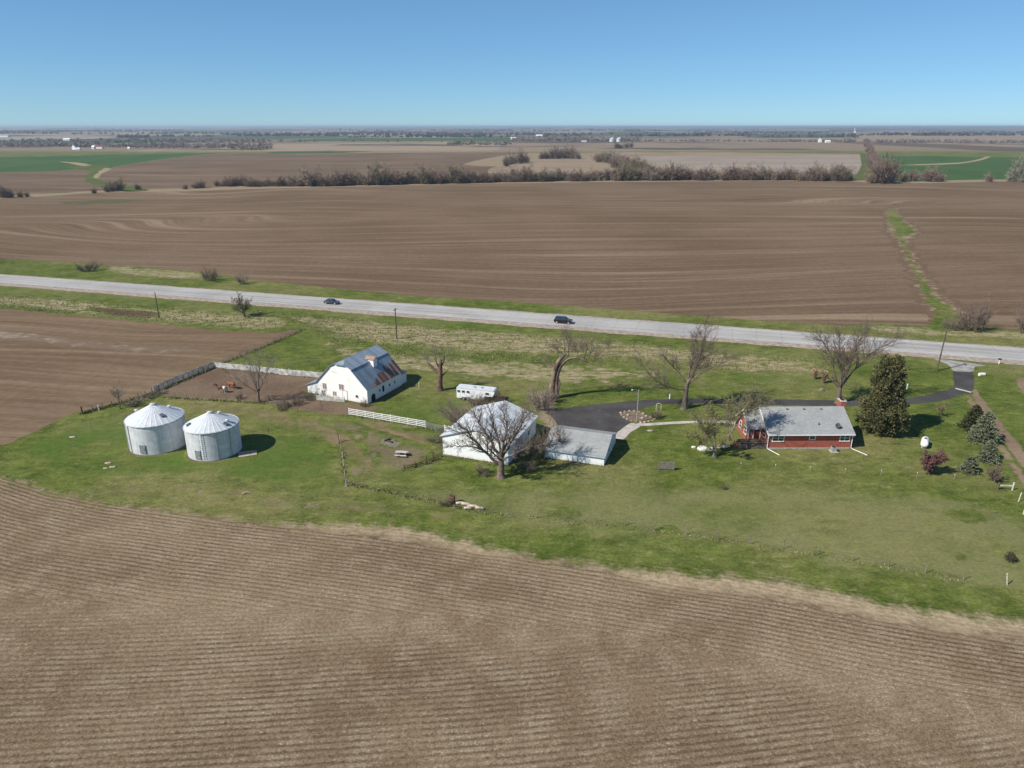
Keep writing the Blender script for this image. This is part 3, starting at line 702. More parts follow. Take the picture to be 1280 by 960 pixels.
m = MB(); m.prism([(1.2, .03), (2.5, .03), (2.5, .95)] + [(1.85 + .65 * math.cos(t * math.pi / 8), .95 + .55 * math.sin(t * math.pi / 8)) for t in range(1, 8)] + [(1.2, .95)], BW + .002, BW + .03, 'x'); m.build('doorway', M_DARK, barn)
m = MB(); m.box(6.0, -.04, .05, 7.0, -.004, 1.9); dd = m.build('door', M_BARNWHITE, barn)
m = MB(); m.prism([(5.93, .04), (6.0, .04), (6.0, 1.905), (7.0, 1.905), (7.0, .04), (7.07, .04), (7.07, 1.97), (5.93, 1.97)], -.06, -.004, 'y'); m.build('door_frame', M_WOOD, dd)
m = MB(); m.box(3.6, -.05, 5.4, 5.0, -.004, 5.55); m.build('hay_track', plain('faded_lettering_board', (.62, .58, .53), .2), barn)

# ---- big white shed
SX, SY, SA, SW, SD, SZE, SZR = -11.17, 106.05, R(-20.9), 11.31, 13.09, 3.29, 5.13
shed = thing('machine_shed', 'large white metal machine shed with low gable roof behind the big bare tree', 'shed', (SX, SY, 0), SA)
m = MB(); m.prism([(0, 0), (SW, 0), (SW, SZE), (SW / 2, SZR), (0, SZE)], 0, SD, 'y'); m.build('wall', M_SHEDWHITE, shed)
M_SHEDROOF = m_roofmetal('shed_roof_metal', (.70, .72, .73), along='y', per=.9)
for s in (-1, 1):
    m = MB(); e = SW / 2 + .35; q = [(SW / 2 + s * e, -.3, SZE - .115), (SW / 2 + s * e, SD + .3, SZE - .115), (SW / 2, SD + .3, SZR + .08), (SW / 2, -.3, SZR + .08)]
    m.slab(q if s < 0 else q[::-1], .08); m.build('roof', M_SHEDROOF, shed)
m = MB(); m.box(SW + .004, 2.6, .05, SW + .05, 6.8, 2.7); m.build('sliding_door', m_siding('door_panels', (.60, .62, .64), per=.4, vertical=True), shed)
window(shed, 'right', (9.5, SW + .003, 1.7), .8, .8, .07, 0, 1)

# ---- garage
GX, GY, GA, GW, GD, GZE, GZR = 5.26, 104.84, R(-18.9), 9.63, 9.34, 1.76, 3.35
gar = thing('garage', 'low white garage with pale grey shingle roof beside the asphalt turnaround', 'garage', (GX, GY, 0), GA)
m = MB(); m.prism([(0, 0), (GD, 0), (GD, GZE), (GD / 2, GZR), (0, GZE)], 0, GW, 'x'); m.build('wall', M_GARAGEWALL, gar)
for s in (-1, 1):
    m = MB(); e = GD / 2 + .3; zlow = GZE - .3 * (GZR - GZE) / (GD / 2) + .05
    q = [(-.25, GD / 2 + s * e, zlow), (GW + .25, GD / 2 + s * e, zlow), (GW + .25, GD / 2, GZR + .06), (-.25, GD / 2, GZR + .06)]
    m.slab(q if s < 0 else q[::-1], .07); m.build('roof', M_GSHINGLE, gar)
m = MB(); m.box(-.25, -.36, GZE - .30, GW + .25, -.31, GZE - .10); m.build('gutter', plain('blue_grey_gutter', (.33, .40, .45), .15), gar)
window(gar, 'right', (3.4, GW + .003, 1.45), .7, .8, .07, 0, 1)
m = MB(); m.box(GW + .004, 5.6, .04, GW + .05, 6.5, 1.95); gd = m.build('door', M_WHITE, gar); m = MB(); m.box(GW + .05, 5.7, .95, GW + .09, 5.78, 1.03); m.build('handle', M_STEEL, gd)
for a in (1.0, 5.2):
    m = MB(); m.box(a, GD + .004, .03, a + 3.4, GD + .06, 1.7); m.build('garage_door', M_WHITE, gar)
m = MB(); m.rod((.12, -.33, .1), (.12, -.33, GZE - .3), .05); m.build('downspout', M_WHITE, gar)

# ---- brick house
HX, HY, HA, HW, HD, HZE, HZR = 42.05, 108.0, R(.6), 13.6, 9.9, 2.92, 5.47
hou = thing('brick_house', 'red brick ranch house with pale grey shingle roof and brick chimney', 'house', (HX, HY, 0), HA)
m = MB(); m.prism([(0, .25), (HD, .25), (HD, HZE), (HD / 2, HZR), (0, HZE)], 0, HW, 'x'); m.build('wall', M_BRICK, hou)
m = MB(); m.box(-.03, -.03, 0, HW + .03, HD + .03, .25); m.build('foundation', plain('foundation_concrete', (.36, .33, .30), .2), hou)
oh = .45
for s in (-1, 1):
    m = MB(); e = HD / 2 + oh; zlow = HZE - oh * (HZR - HZE) / (HD / 2) + .06
    q = [(-.3, HD / 2 + s * e, zlow), (HW + .3, HD / 2 + s * e, zlow), (HW + .3, HD / 2, HZR + .08), (-.3, HD / 2, HZR + .08)]
    m.slab(q if s < 0 else q[::-1], .09); rf = m.build('roof', M_SHINGLE, hou)
    m = MB(); m.box(-.3, HD / 2 + s * (e + .06) - .06, zlow - .16, HW + .3, HD / 2 + s * (e + .06) + .06, zlow - .02); m.build('gutter', M_WHITE, hou)
    for u in (-.34, HW + .30):
        m = MB(); m.slab([(u, HD / 2 + s * e, zlow - .03), (u + .04, HD / 2 + s * e, zlow - .03), (u + .04, HD / 2, HZR + .05), (u, HD / 2, HZR + .05)][::(1 if s < 0 else -1)], .2); m.build('fascia', M_WHITE, hou)
def on_roof(u, v): return HZE + .1 + v * (HZR - HZE) / (HD / 2)
for u in (4.2, 7.0, 9.9):
    m = MB(); v = HD / 2 - .55; z = on_roof(u, v); m.box(u - .17, v - .17, z - .05, u + .17, v + .17, z + .14); m.build('roof_vent', plain('vent_metal', (.16, .17, .17), .2), hou)
m = MB(); z = on_roof(8.5, 1.35); m.rod((8.5, 1.35, z - .1), (8.5, 1.35, z + .42), .07); m.build('vent_pipe', M_BLACK, hou)
m = MB(); z = on_roof(0, .8)
m.tube([Vector((11.2, .8, z - .05)), Vector((11.2, .78, z + .35)), Vector((11.28, .62, z + .45))], [.03] * 3, 6); dish = m.build('dish_mast', M_GREYMETAL, hou)
m = MB(); c = Vector((11.3, .55, z + .5)); nd = Vector((-.35, -.75, .45)).normalized(); a = nd.orthogonal().normalized(); b2 = nd.cross(a)
vs = [c - nd * .10]; fs = []
for i in range(1, 4):
    for j in range(14):
        t = 2 * math.pi * j / 14; rr = .42 * i / 3; vs.append(c + (a * math.cos(t) + b2 * math.sin(t) * .9) * rr + nd * (.10 * (i / 3) ** 2 - .10))
fs += [(0, 1 + j, 1 + (j + 1) % 14) for j in range(14)]
for i in range(2): fs += [(1 + i * 14 + j, 15 + i * 14 + j, 15 + i * 14 + (j + 1) % 14, 1 + i * 14 + (j + 1) % 14) for j in range(14)]
m.add(vs, fs); m.build('satellite_dish', plain('dark_dish', (.06, .06, .065), .2), dish)
for (a, w, z, mu) in ((1.55, 1.75, 1.95, 1), (7.15, .85, 2.15, 0), (12.5, 1.45, 1.95, 1)):
    h = 1.05 if mu else .8
    window(hou, 'front', (a, -.003, z), w, h, .12, mu, 1)
window(hou, 'left', (1.9, -.003, 1.9), 1.0, 1.15, .1, 0, 1)
window(hou, 'right', (3.0, HW + .003, 1.9), 1.2, 1.1, .1, 0, 1)
for u, ex in ((-.12, 1.2), (HW + .12, 1.5)):
    m = MB(); m.tube([Vector((u, -.5, 2.5)), Vector((u, -.12, 2.3)), Vector((u, -.1, .25)), Vector((u + .15, -.3, .10)), Vector((u + ex, -2.5 if u < 1 else -2.7, .07))], [.06] * 5, 6, cap=True); m.build('downspout', M_WHITE, hou)
m = MB(); m.box(3.0, -.08, .02, 3.9, -.032, .3); m.build('basement_vent', M_PALEWOOD, hou)
m = MB(); m.box(HW + .004, 5.3, 0, HW + .85, 6.7, 6.2); m.build('chimney', M_BRICK, hou)
ch = hou.children[-1]; m = MB(); m.box(HW - .06, 5.22, 6.2, HW + .93, 6.78, 6.34); m.build('chimney_cap', plain('cap_stone', (.45, .40, .36), .2), ch)
m = MB(); m.box(HW + .2, 5.6, 6.34, HW + .65, 6.4, 6.5); m.build('flue', M_BLACK, ch)
# left wing, set back, with its own gable
WY0, WY1, WX, WZR = 2.2, 8.0, -2.7, 5.0
WZE = 2.85; wm = (WY0 + WY1) / 2
m = MB(); m.prism([(WY0, .25), (WY1, .25), (WY1, WZE), (wm, WZR), (WY0, WZE)], WX, -.004, 'x'); wing = m.build('wing', M_BRICK, hou)
for s in (-1, 1):
    m = MB(); e = (WY1 - WY0) / 2 + .3; zlow = WZE - .3 * (WZR - WZE) / ((WY1 - WY0) / 2) + .06
    q = [(WX - .25, wm + s * e, zlow), (-.01, wm + s * e, zlow), (-.01, wm, WZR + .08), (WX - .25, wm, WZR + .08)]
    m.slab(q if s < 0 else q[::-1], .08); m.build('wing_roof', M_SHINGLE, wing)
    m = MB(); m.slab([(WX - .29, wm + s * e, zlow - .02), (WX - .25, wm + s * e, zlow - .02), (WX - .25, wm, WZR + .06), (WX - .29, wm, WZR + .06)][::(1 if s < 0 else -1)], .18); m.build('fascia', M_WHITE, wing)
m = MB(); m.rod((-1.3, wm - 1.0, WZR - .8), (-1.3, wm - 1.0, WZR - .3), .16); m.build('roof_vent', plain('green_vent', (.16, .22, .2), .2), wing)
window(hou, 'left', (3.6, WX - .003, 1.85), .95, 1.2, .1, 0, 1); window(hou, 'left', (6.2, WX - .003, 1.85), .95, 1.2, .1, 0, 1)
m = MB(); m.box(-1.75, WY0 - .05, .95, -.75, WY0 - .004, 2.75); dr = m.build('door', plain('dark_red_door', (.12, .035, .03), .2), hou)
m = MB(); m.prism([(-1.85, .9), (-1.76, .9), (-1.76, 2.755), (-.74, 2.755), (-.74, .9), (-.65, .9), (-.65, 2.83), (-1.85, 2.83)], WY0 - .07, WY0 - .004, 'y'); m.build('door_frame', M_WHITE, dr)
m = MB(); m.box(WX - .06, WY0 - .06, .25, WX + .14, WY0 - .002, WZE - .1); m.build('corner_board', M_WHITE, hou)
# deck
M_DECK = plain('deck_boards', (.17, .075, .05), .3, 2.0, .8, bump=.3)
deck = thing('deck', 'raised reddish wooden deck with plank skirt against the brick house', 'deck', (HX, HY, 0), HA)
m = MB(); 
for i in range(16): m.box(-4.6 + i * .28, .2, .82, -4.6 + i * .28 + .262, 2.1, .88)
m.build('deck_floor', M_DECK, deck)
m = MB(); m.box(-4.62, .12, .05, -.12, .18, .8); m.box(-4.62, .18, .05, -4.56, 2.1, .8); m.build('skirt', plain('skirt_boards', (.13, .10, .085), .35, 2.0, .9, bump=.4), deck)
for u in (-4.6, -3.1, -1.6, -.22):
    m = MB(); m.box(u, .06, 0, u + .1, .115, 1.62); m.build('post', M_WOOD, deck)
for z in (1.2, 1.52):
    m = MB(); m.box(-4.6, .0, z, -.12, .055, z + .09); m.build('rail', M_WOOD, deck)
for i in range(4):
    m = MB(); m.box(-4.65 - .3 * (i + 1), .5, .02, -4.65 - .3 * i, 1.9, .8 - .19 * i); m.build('step', M_DECK, deck)
# air conditioner
ac = thing('air_conditioner', 'grey air conditioner unit on a pad by the brick wall', 'air conditioner', (HX + 10.45, HY - .95, 0), HA)
m = MB(); m.box(-.6, -.55, 0, .6, .55, .09); m.build('pad', m_conc, ac)
m = MB(); m.box(-.38, -.38, .095, .38, .38, .82); m.build('casing', plain('ac_casing', (.36, .37, .37), .15, 3, .5, .3), ac)
m = MB(); m.lathe([(.0, .86), (.3, .86), (.33, .83)], 20); m.build('fan_grille', M_BLACK, ac)

# ---- grain bins
def m_bin():
    t = NT('bin_steel'); v = t.obj(); x, y, z = t.sep(v)
    w = t.math('SINE', t.math('MULTIPLY', z, 2 * math.pi / .10))
    hoop = t.step(t.math('ABSOLUTE', t.math('SUBTRACT', t.math('FRACT', t.math('DIVIDE', z, .82)), .5)), .485, .495)
    n = t.noise(v, 1.2, 4, .6)
    c = t.mix(t.step(n, .3, .7), (.54, .56, .58), (.66, .68, .70))
    ang = t.math('ARCTAN2', y, x); col = t.math('FLOOR', t.math('MULTIPLY', ang, 3.18))
    row = t.math('FLOOR', t.math('DIVIDE', z, .82))
    wn = t.n('ShaderNodeTexWhiteNoise', noise_dimensions='2D'); t.put(wn.inputs['Vector'], t.comb(col, row, 0.0))
    c = t.mix(1.0, c, t.step(wn.outputs['Value'], 0, 1, .92, 1.06, False), 'MULTIPLY')
    c = t.mix(t.math('MULTIPLY', t.step(t.noise(t.scale(v, (1, 1, .12)), 1.6, 4, .7), .52, .68), .35), c, (.36, .37, .37))
    c = t.mix(t.math('MULTIPLY', hoop, .45), c, (.26, .27, .28))
    sv = t.math('ABSOLUTE', t.math('SUBTRACT', t.math('FRACT', t.math('MULTIPLY', ang, 3.18)), .5))
    c = t.mix(t.math('MULTIPLY', t.step(sv, .47, .49), .35), c, (.26, .27, .28))
    t.color(c).set(Roughness=.45, Metallic=.12); t.b.inputs['Specular IOR Level'].default_value = .4
    t.bump(w, .35, .02)
    return t.m
M_BIN = m_bin()
M_BINROOF = plain('bin_roof_steel', (.56, .58, .60), .08, 1.5, .42, .12)
def grain_bin(label, c, r, ze, zr, door_ang, ladder_ang, extra):
    o = thing('grain_bin', label, 'grain bin', c, 0, 'steel grain bins')
    m = MB(); m.lathe([(r, 0), (r, ze)], 72); m.build('wall', M_BIN, o, True)
    m = MB(); n = 30; vs = []; fs = []
    for j in range(n * 4):      # roof sheets with raised seams
        a = 2 * math.pi * j / (n * 4); lift = .045 if j % 4 == 0 else .0
        for q in (1.035, .55, .07):
            vs.append((r * q * math.cos(a), r * q * math.sin(a), ze - .05 + (zr - ze) * (1 - q) / .93 + lift * (.4 + .6 * q)))
    K = n * 4
    for j in range(K):
        for i in range(2): fs.append((j * 3 + i, ((j + 1) % K) * 3 + i, ((j + 1) % K) * 3 + i + 1, j * 3 + i + 1))
    m.add(vs, fs); m.build('roof', M_BINROOF, o)
    m = MB(); m.lathe([(.36, zr - .2), (.36, zr + .10), (.42, zr + .10), (.05, zr + .26)], 18); m.build('roof_cap', M_BINROOF, o)
    m = MB(); m.lathe([(r + .02, ze - .12), (r * 1.04, ze - .02)], 72); m.build('eave_ring', M_GREYMETAL, o)
    m = MB(); m.lathe([(r + .03, 0), (r + .03, .12), (r, .13)], 48); m.build('base_ring', plain('bin_base', (.25, .24, .23), .2), o)
    def radial(name, ang, w, z0, z1, d, mat, par=o):
        ca, sa = math.cos(ang), math.sin(ang)
        m = MB(); vs = []
        for z in (z0, z1):
            for rad in (r - .12, r + d):
                for s in (-1, 1): vs.append((rad * ca - s * w / 2 * sa, rad * sa + s * w / 2 * ca, z))
        m.add(vs, [(0, 1, 3, 2), (4, 6, 7, 5), (0, 4, 5, 1), (2, 3, 7, 6), (0, 2, 6, 4), (1, 5, 7, 3)]); return m.build(name, mat, par)
    d = radial('door', door_ang, .95, .35, 1.85, .10, plain('bin_door_grey', (.28, .29, .30), .2, 4, .5, .3))
    radial('door_handle', door_ang + .085, .06, 1.0, 1.2, .15, M_BLACK, d)
    # ladder
    m = MB(); ca, sa = math.cos(ladder_ang), math.sin(ladder_ang)
    for s in (-1, 1): m.rod(((r + .14) * ca - s * .2 * sa, (r + .14) * sa + s * .2 * ca, .6), ((r + .14) * ca - s * .2 * sa, (r + .14) * sa + s * .2 * ca, ze + .1), .025, 5)
    for i in range(int(ze / .35) - 1): m.rod(((r + .14) * ca - .2 * sa, (r + .14) * sa + .2 * ca, .8 + i * .35), ((r + .14) * ca + .2 * sa, (r + .14) * sa - .2 * ca, .8 + i * .35), .018, 4)
    m.build('ladder', M_STEEL, o)
    for ang in extra.get('pipes', ()): radial('stiffener', ang, .16, .1, ze - .15, .09, M_STEEL)
    for ang, q in extra.get('hatch', ()):
        z = ze + (zr - ze) * (1 - q); ca, sa = math.cos(ang), math.sin(ang)
        m = MB(); m.box(-.35, -.3, -.1, .35, .3, .22); h = m.build('roof_hatch', plain('hatch_dark', (.10, .12, .15), .2), o)
        h.location = (r * q * ca, r * q * sa, z); h.rotation_euler = (0, math.atan2(zr - ze, r), ang)
    for ang, q in extra.get('vents', ()):
        z = ze + (zr - ze) * (1 - q); ca, sa = math.cos(ang), math.sin(ang)
        m = MB(); m.lathe([(.16, -.1), (.16, .22), (.30, .26), (.28, .42), (.06, .5)], 12, (r * q * ca, r * q * sa, z)); m.build('roof_vent', M_BINROOF, o)
    return o
grain_bin('left of the two round steel grain bins, with a square door', (-58.9, 109.9, 0), 4.45, 5.0, 7.15, R(-96), R(-140), dict(pipes=(R(-128),), hatch=((R(-38), .62),), vents=((R(160), .85), (R(38), .55))))
grain_bin('right of the two steel grain bins, casting a round shadow on grass', (-48.6, 107.4, 0), 4.15, 4.85, 6.75, R(-104), R(-92), dict(pipes=(R(-60), R(-30)), hatch=((R(-25), .78), (R(-150), .80)), vents=((R(40), .35), (R(-12), .72))))

m_fringe = m_soft('wall_dirt', soil_fn((.085, .068, .042), (.14, .108, .068)), .9, 1.3, .8)
for cx, cy, rr in ((-58.9, 109.9, 5.1), (-48.6, 107.4, 4.85)):
    sheet('bare_patch', [(cx + rr * math.cos(t * .3142), cy + rr * math.sin(t * .3142)) for t in range(20)], .018, m_fringe, step=.6, jag=.35, grid=1)
def wall_fringe(x, y, a, w, d, e=.9):
    c, n = math.cos(a), math.sin(a)
    sheet('bare_patch', [(x + c * u - n * v, y + n * u + c * v) for u, v in ((-e, -e), (w + e, -e), (w + e, d + e), (-e, d + e))], .018, m_fringe, step=.6, jag=.3, grid=1.5, smooth=False)
wall_fringe(SX, SY, SA, SW, SD); wall_fringe(BX, BY, BA, BW, BD, 1.3); wall_fringe(GX, GY, GA, GW, 2.0, .7)
# ================================================================== TREES
M_BARK = plain('grey_bark', (.135, .108, .085), .35, 3.0, .95, bump=.6, bsc=9)
M_TWIG = plain('twig_brown', (.165, .128, .102), .3, 1.5, .95)
M_TWIGGREY = plain('twig_grey', (.215, .178, .148), .3, 1.5, .95)
M_DEADWOOD = plain('stripped_wood', (.185, .132, .096), .55, 1.1, .9, bump=.6, bsc=6)

def grow(rnd, base, d, length, rad, level, maxl, P, out):
    n = P['segs'][min(level, len(P['segs']) - 1)]
    pts = [base.copy()]; rads = [rad]; d = d.normalized(); p = base.copy(); end = rad * P['taper']
    for i in range(n):
        w = P['wob'] * (1 if level else .45)
        d = (d + Vector((rnd.gauss(0, w), rnd.gauss(0, w), rnd.gauss(0, w) + P['up'][min(level, len(P['up']) - 1)]))).normalized()
        p = p + d * (length / n); pts.append(p.copy()); rads.append(rad + (end - rad) * (i + 1) / n)
    out.append((level, pts, rads))
    if level >= maxl: return
    k = P['kids'][min(level, len(P['kids']) - 1)]; t0 = P['start'][min(level, len(P['start']) - 1)]
    for i in range(k):
        t = t0 + (1 - t0) * ((i + rnd.random() * .8) / k) if i < k - 1 else 1.0
        f = t * n; j = min(int(f), n - 1); q = pts[j].lerp(pts[j + 1], f - j); r0 = rads[j] + (rads[j + 1] - rads[j]) * (f - j)
        dd = (pts[j + 1] - pts[j]).normalized(); az = i * 2.4 + rnd.random() * 1.4
        a = dd.orthogonal().normalized(); b = dd.cross(a); sp = P['angle'] * rnd.uniform(.65, 1.25) * (.55 if i == k - 1 else 1)
        nd = dd * math.cos(sp) + (a * math.cos(az) + b * math.sin(az)) * math.sin(sp)
        grow(rnd, q, nd, length * P['len'][min(level, len(P['len']) - 1)] * rnd.uniform(.7, 1.15) * (1.0 - .35 * (t - t0) / (1.001 - t0) * (0 if i == k - 1 else 1)), min(r0 * .9, max(P['rmin'], r0 * P['rad'])), level + 1, maxl, P, out)
BARE = dict(segs=[5, 6, 5, 4, 3], wob=.10, up=[.05, .05, .04, .03, .02], taper=.55, kids=[7, 7, 6, 5, 4], start=[.45, .25, .2, .2, .2], angle=.85, len=[.95, .62, .58, .55, .5], rad=.55, rmin=.016)

def tree_meshes(paths, trunk_levels=1, rmin=.016, ks=(9, 7, 5, 3, 3, 3)):
    a, b = MB(), MB()
    for lv, pts, rads in paths:
        (a if lv < trunk_levels else b).tube(pts, [max(r, rmin) for r in rads], ks[min(lv, len(ks) - 1)])
    return a, b
def bare_tree(name, label, loc, height, rad, seed, maxl=4, P=BARE, lean=(0, 0), trunk_f=.38, group=None, bark=None, twig=None, rmin=.016, tl=1, flare=True):
    rnd = random.Random(seed); out = []
    grow(rnd, Vector((0, 0, -.1)), Vector((lean[0], lean[1], 1)), height * trunk_f, rad, 0, maxl, P, out)
    top = max(p.z for _, pts, _ in out for p in pts); s = height / top
    out = [(l, [p * s for p in pts], rads) for l, pts, rads in out]
    if flare: out[0][2][0] *= 1.45
    t = thing(name, label, 'tree', loc, 0, group)
    a, b = tree_meshes(out, tl, rmin)
    a.build('trunk', bark or M_BARK, t, True); b.build('crown', twig or M_TWIG, t, True)
    return t, out
def P_(**k): d = dict(BARE); d.update(k); return d

def smooth_path(pts, n=4):
    P0 = [Vector(p) for p in pts]; out = []
    for i in range(len(P0) - 1):
        p0, p1, p2, p3 = P0[max(i - 1, 0)], P0[i], P0[i + 1], P0[min(i + 2, len(P0) - 1)]
        for k in range(n):
            t = k / n; out.append(.5 * (2 * p1 + (p2 - p0) * t + (2 * p0 - 5 * p1 + 4 * p2 - p3) * t * t + (3 * p1 - p0 - 3 * p2 + p3) * t ** 3))
    return out + [P0[-1]]
def limb_tree(name, label, loc, trunk, tr, limbs, seed, per=9, maxl=2, clen=.42, P=None, twig=None, bark=None, rmin=.014, cat='tree', group=None, leaves=None, zs=1.0):
    """tree whose main limbs follow the photographed ones; finer branches are grown along them"""
    rnd = random.Random(seed); P = P or P_(kids=[7, 6, 5], start=[.2, .2, .15], angle=.75, len=[.55, .5, .5], segs=[5, 4, 3], up=[.04, .03, .02], rad=.5, rmin=rmin, wob=.13)
    t = thing(name, label, cat, loc, 0, group); a, b = MB(), MB(); out = []
    tp = smooth_path([(p[0], p[1], p[2] * zs if p[2] > 0 else p[2]) for p in trunk], 3); n = len(tp)
    a.tube(tp, [tr * (1.5 if i == 0 else 1.12 if i == 1 else 1) * (1 - .35 * i / (n - 1)) for i in range(n)], 10)
    for pts, r0, *yy in limbs:
        pts = [(p[0], p[1], p[2] * zs) for p in pts]
        q = smooth_path([(p[0], p[1], p[2]) for p in pts], 4); m_ = len(q)
        q = [q[0]] + [v + Vector((rnd.gauss(0, .07), rnd.gauss(0, .07), rnd.gauss(0, .07))) for v in q[1:]]
        L = sum((q[i + 1] - q[i]).length for i in range(m_ - 1))
        rd = [r0 * (1 - .86 * (i / (m_ - 1)) ** .8) for i in range(m_)]
        a.tube(q, rd, 7)
        nk = int(per * L / 6) + 3
        for k in range(nk):
            f = (.22 + .78 * (k + rnd.random()) / nk) * (m_ - 1); f = min(f, m_ - 1.001); j = int(f); pos = q[j].lerp(q[j + 1], f - j); dd = (q[j + 1] - q[j]).normalized()
            az = k * 2.4 + rnd.random(); ax = dd.orthogonal().normalized(); bx_ = dd.cross(ax); sp = rnd.uniform(.45, 1.0)
            nd = dd * math.cos(sp) + (ax * math.cos(az) + bx_ * math.sin(az)) * math.sin(sp) + Vector((0, 0, .25))
            grow(rnd, pos, nd, L * clen * rnd.uniform(.6, 1.15) * (1.1 - .4 * f / m_), max(rd[j] * .5, .028), 0, maxl, P, out)
        grow(rnd, q[-1], q[-1] - q[-2], L * clen * .7, max(rd[-1], .03), 0, maxl, P, out)
    for lv, pts, rads in out: b.tube(pts, [max(rmin, r) for r in rads], 4 if lv == 0 else 3)
    a.build('trunk', bark or M_BARK, t, True); b.build('crown', twig or M_TWIG, t, True)
    if leaves:
        mat, nl, ls = leaves; m = MB(); tips = [p for lv, pts, _ in out if lv >= maxl - 1 for p in pts[1:]]
        for i in range(nl): leaf(m, rnd, rnd.choice(tips) + Vector((rnd.gauss(0, .15), rnd.gauss(0, .15), rnd.gauss(0, .15))), ls * rnd.uniform(.6, 1.3))
        m.build('foliage', mat, t)
    return t
M_BIGBARK = plain('big_tree_bark', (.150, .116, .090), .4, 2.0, .95, bump=.7, bsc=7)
limb_tree('bare_tree', 'big spreading bare tree standing in front of the white machine shed', G(626, 597),
    [(0, 0, -.1), (.02, 0, 1.4), (.05, 0, 2.8), (.1, 0, 4.0)], .62,
    [([(-.1, 0, 2.4), (-1.3, -.3, 3.7), (-3.0, -.6, 6.0), (-4.6, -.8, 8.4), (-6.4, -.9, 10.6), (-7.2, -.9, 11.8)], .30), ([(-2.6, -.5, 5.4), (-4.4, -1.2, 6.3), (-6.6, -1.6, 6.6), (-8.6, -2.0, 6.4)], .15), ([(-3.6, -.6, 7.0), (-5.6, .2, 8.0), (-8.2, .6, 8.2)], .13),
     ([(0, 0, 3.7), (-1.2, .4, 6.0), (-2.6, .9, 8.4), (-3.6, 1.3, 10.2), (-4.2, 1.5, 12.0)], .27), ([(.05, .1, 3.9), (-.3, .7, 6.4), (-1.2, 1.6, 9.2), (-1.7, 2.0, 11.6)], .25), ([(.1, -.1, 3.9), (.4, -.5, 6.4), (.9, -.9, 9.0), (.7, -1.2, 11.2), (.3, -1.3, 12.8)], .27),
     ([(.2, 0, 3.8), (1.4, .3, 6.0), (2.5, .6, 8.2), (3.7, .8, 10.4), (4.6, .9, 11.8)], .27), ([(.2, 0, 3.4), (1.8, -.7, 4.6), (3.4, -1.2, 5.8), (5.4, -1.6, 6.9)], .17), ([(.15, .2, 3.8), (1.2, 1.8, 5.6), (2.6, 3.2, 7.6), (3.6, 4.2, 9.4)], .21), ([(0, -.2, 3.4), (-.6, -1.9, 5.0), (-1.6, -3.2, 6.8), (-2.2, -4.0, 8.4)], .19)], 11, 11, 2, .27, bark=M_BIGBARK, twig=plain('big_tree_twigs', (.185, .146, .116), .3, 1.5), zs=.90)
limb_tree('bare_tree', 'tall bare tree with a long low limb beside the driveway', G(855, 511),
    [(0, 0, -.1), (.05, 0, 1.6), (.1, 0, 3.4), (.2, 0, 5.2)], .55,
    [([(-.2, 0, 3.9), (-2.6, -.4, 4.3), (-4.6, -.8, 5.2), (-6.6, -1.0, 6.6), (-8.6, -1.2, 9.0)], .22), ([(0, 0, 5.0), (-1.6, .3, 7.2), (-3.2, .5, 8.7), (-4.2, .6, 10.0)], .19), ([(.2, 0, 5.0), (1.4, .2, 8.0), (2.4, .3, 11.5), (2.8, .3, 15.0)], .27), ([(.2, .1, 5.1), (.8, .8, 8.4), (1.2, 1.3, 11.4), (1.4, 1.6, 13.6)], .22), ([(.3, 0, 4.9), (2.8, -.2, 7.4), (5.2, -.4, 8.7), (7.4, -.6, 9.8)], .20), ([(.2, -.2, 5.0), (.6, -2.0, 7.2), (.8, -3.4, 9.4)], .18), ([(.3, .2, 5.0), (2.0, 1.6, 8.0), (3.6, 2.6, 10.6)], .17)], 23, 9, 2, .36)
limb_tree('bare_tree', 'bare vase-shaped tree behind the chimney of the brick house', G(1047, 504),
    [(0, 0, -.1), (0, 0, 1.2), (0, 0, 2.4), (.05, 0, 3.6)], .52,
    [([(0, 0, 3.3), (-1.6, .2, 6.8), (-2.8, .3, 10.2), (-4.2, .4, 12.6), (-5.0, .4, 13.2)], .22), ([(0, 0, 3.5), (-.2, .6, 7.4), (-.8, 1.0, 11.0), (-1.0, 1.2, 13.6)], .21), ([(.05, 0, 3.5), (1.0, -.3, 8.0), (1.7, -.4, 12.2), (2.6, -.5, 14.6)], .24), ([(.05, 0, 3.4), (2.8, .2, 7.8), (5.6, .3, 10.9), (8.8, .4, 13.0)], .22), ([(0, 0, 3.3), (.8, 1.6, 6.8), (2.6, 2.8, 9.8), (4.0, 3.6, 12.2)], .18), ([(0, -.1, 3.3), (-.6, -1.8, 6.2), (-1.2, -3.0, 8.8), (-1.4, -3.6, 10.6)], .17), ([(0, 0, 3.2), (-2.0, 0, 5.0), (-3.4, -.2, 6.0)], .12)], 37, 10, 2, .30, zs=.95)
limb_tree('bare_tree', 'slender bare tree with several stems at the corral edge', G(324, 503),
    [(0, 0, -.1), (-.02, 0, .8), (0, 0, 1.6), (.05, 0, 2.2)], .30,
    [([(0, 0, 1.9), (-1.8, 0, 3.4), (-3.4, 0, 4.6), (-4.6, .1, 5.8)], .11), ([(0, 0, 2.0), (-.6, .2, 4.4), (-1.0, .4, 6.8), (-1.3, .5, 8.6)], .14), ([(.05, 0, 2.1), (.5, 0, 4.8), (.9, .1, 7.2), (1.1, .1, 9.2)], .15), ([(.05, 0, 2.1), (1.4, -.2, 4.6), (2.6, -.3, 6.8), (3.4, -.3, 8.2)], .11), ([(0, 0, 2.0), (.2, -.9, 4.4), (.3, -1.6, 6.8)], .11)], 41, 6, 2, .34, twig=M_TWIGGREY, rmin=.012)
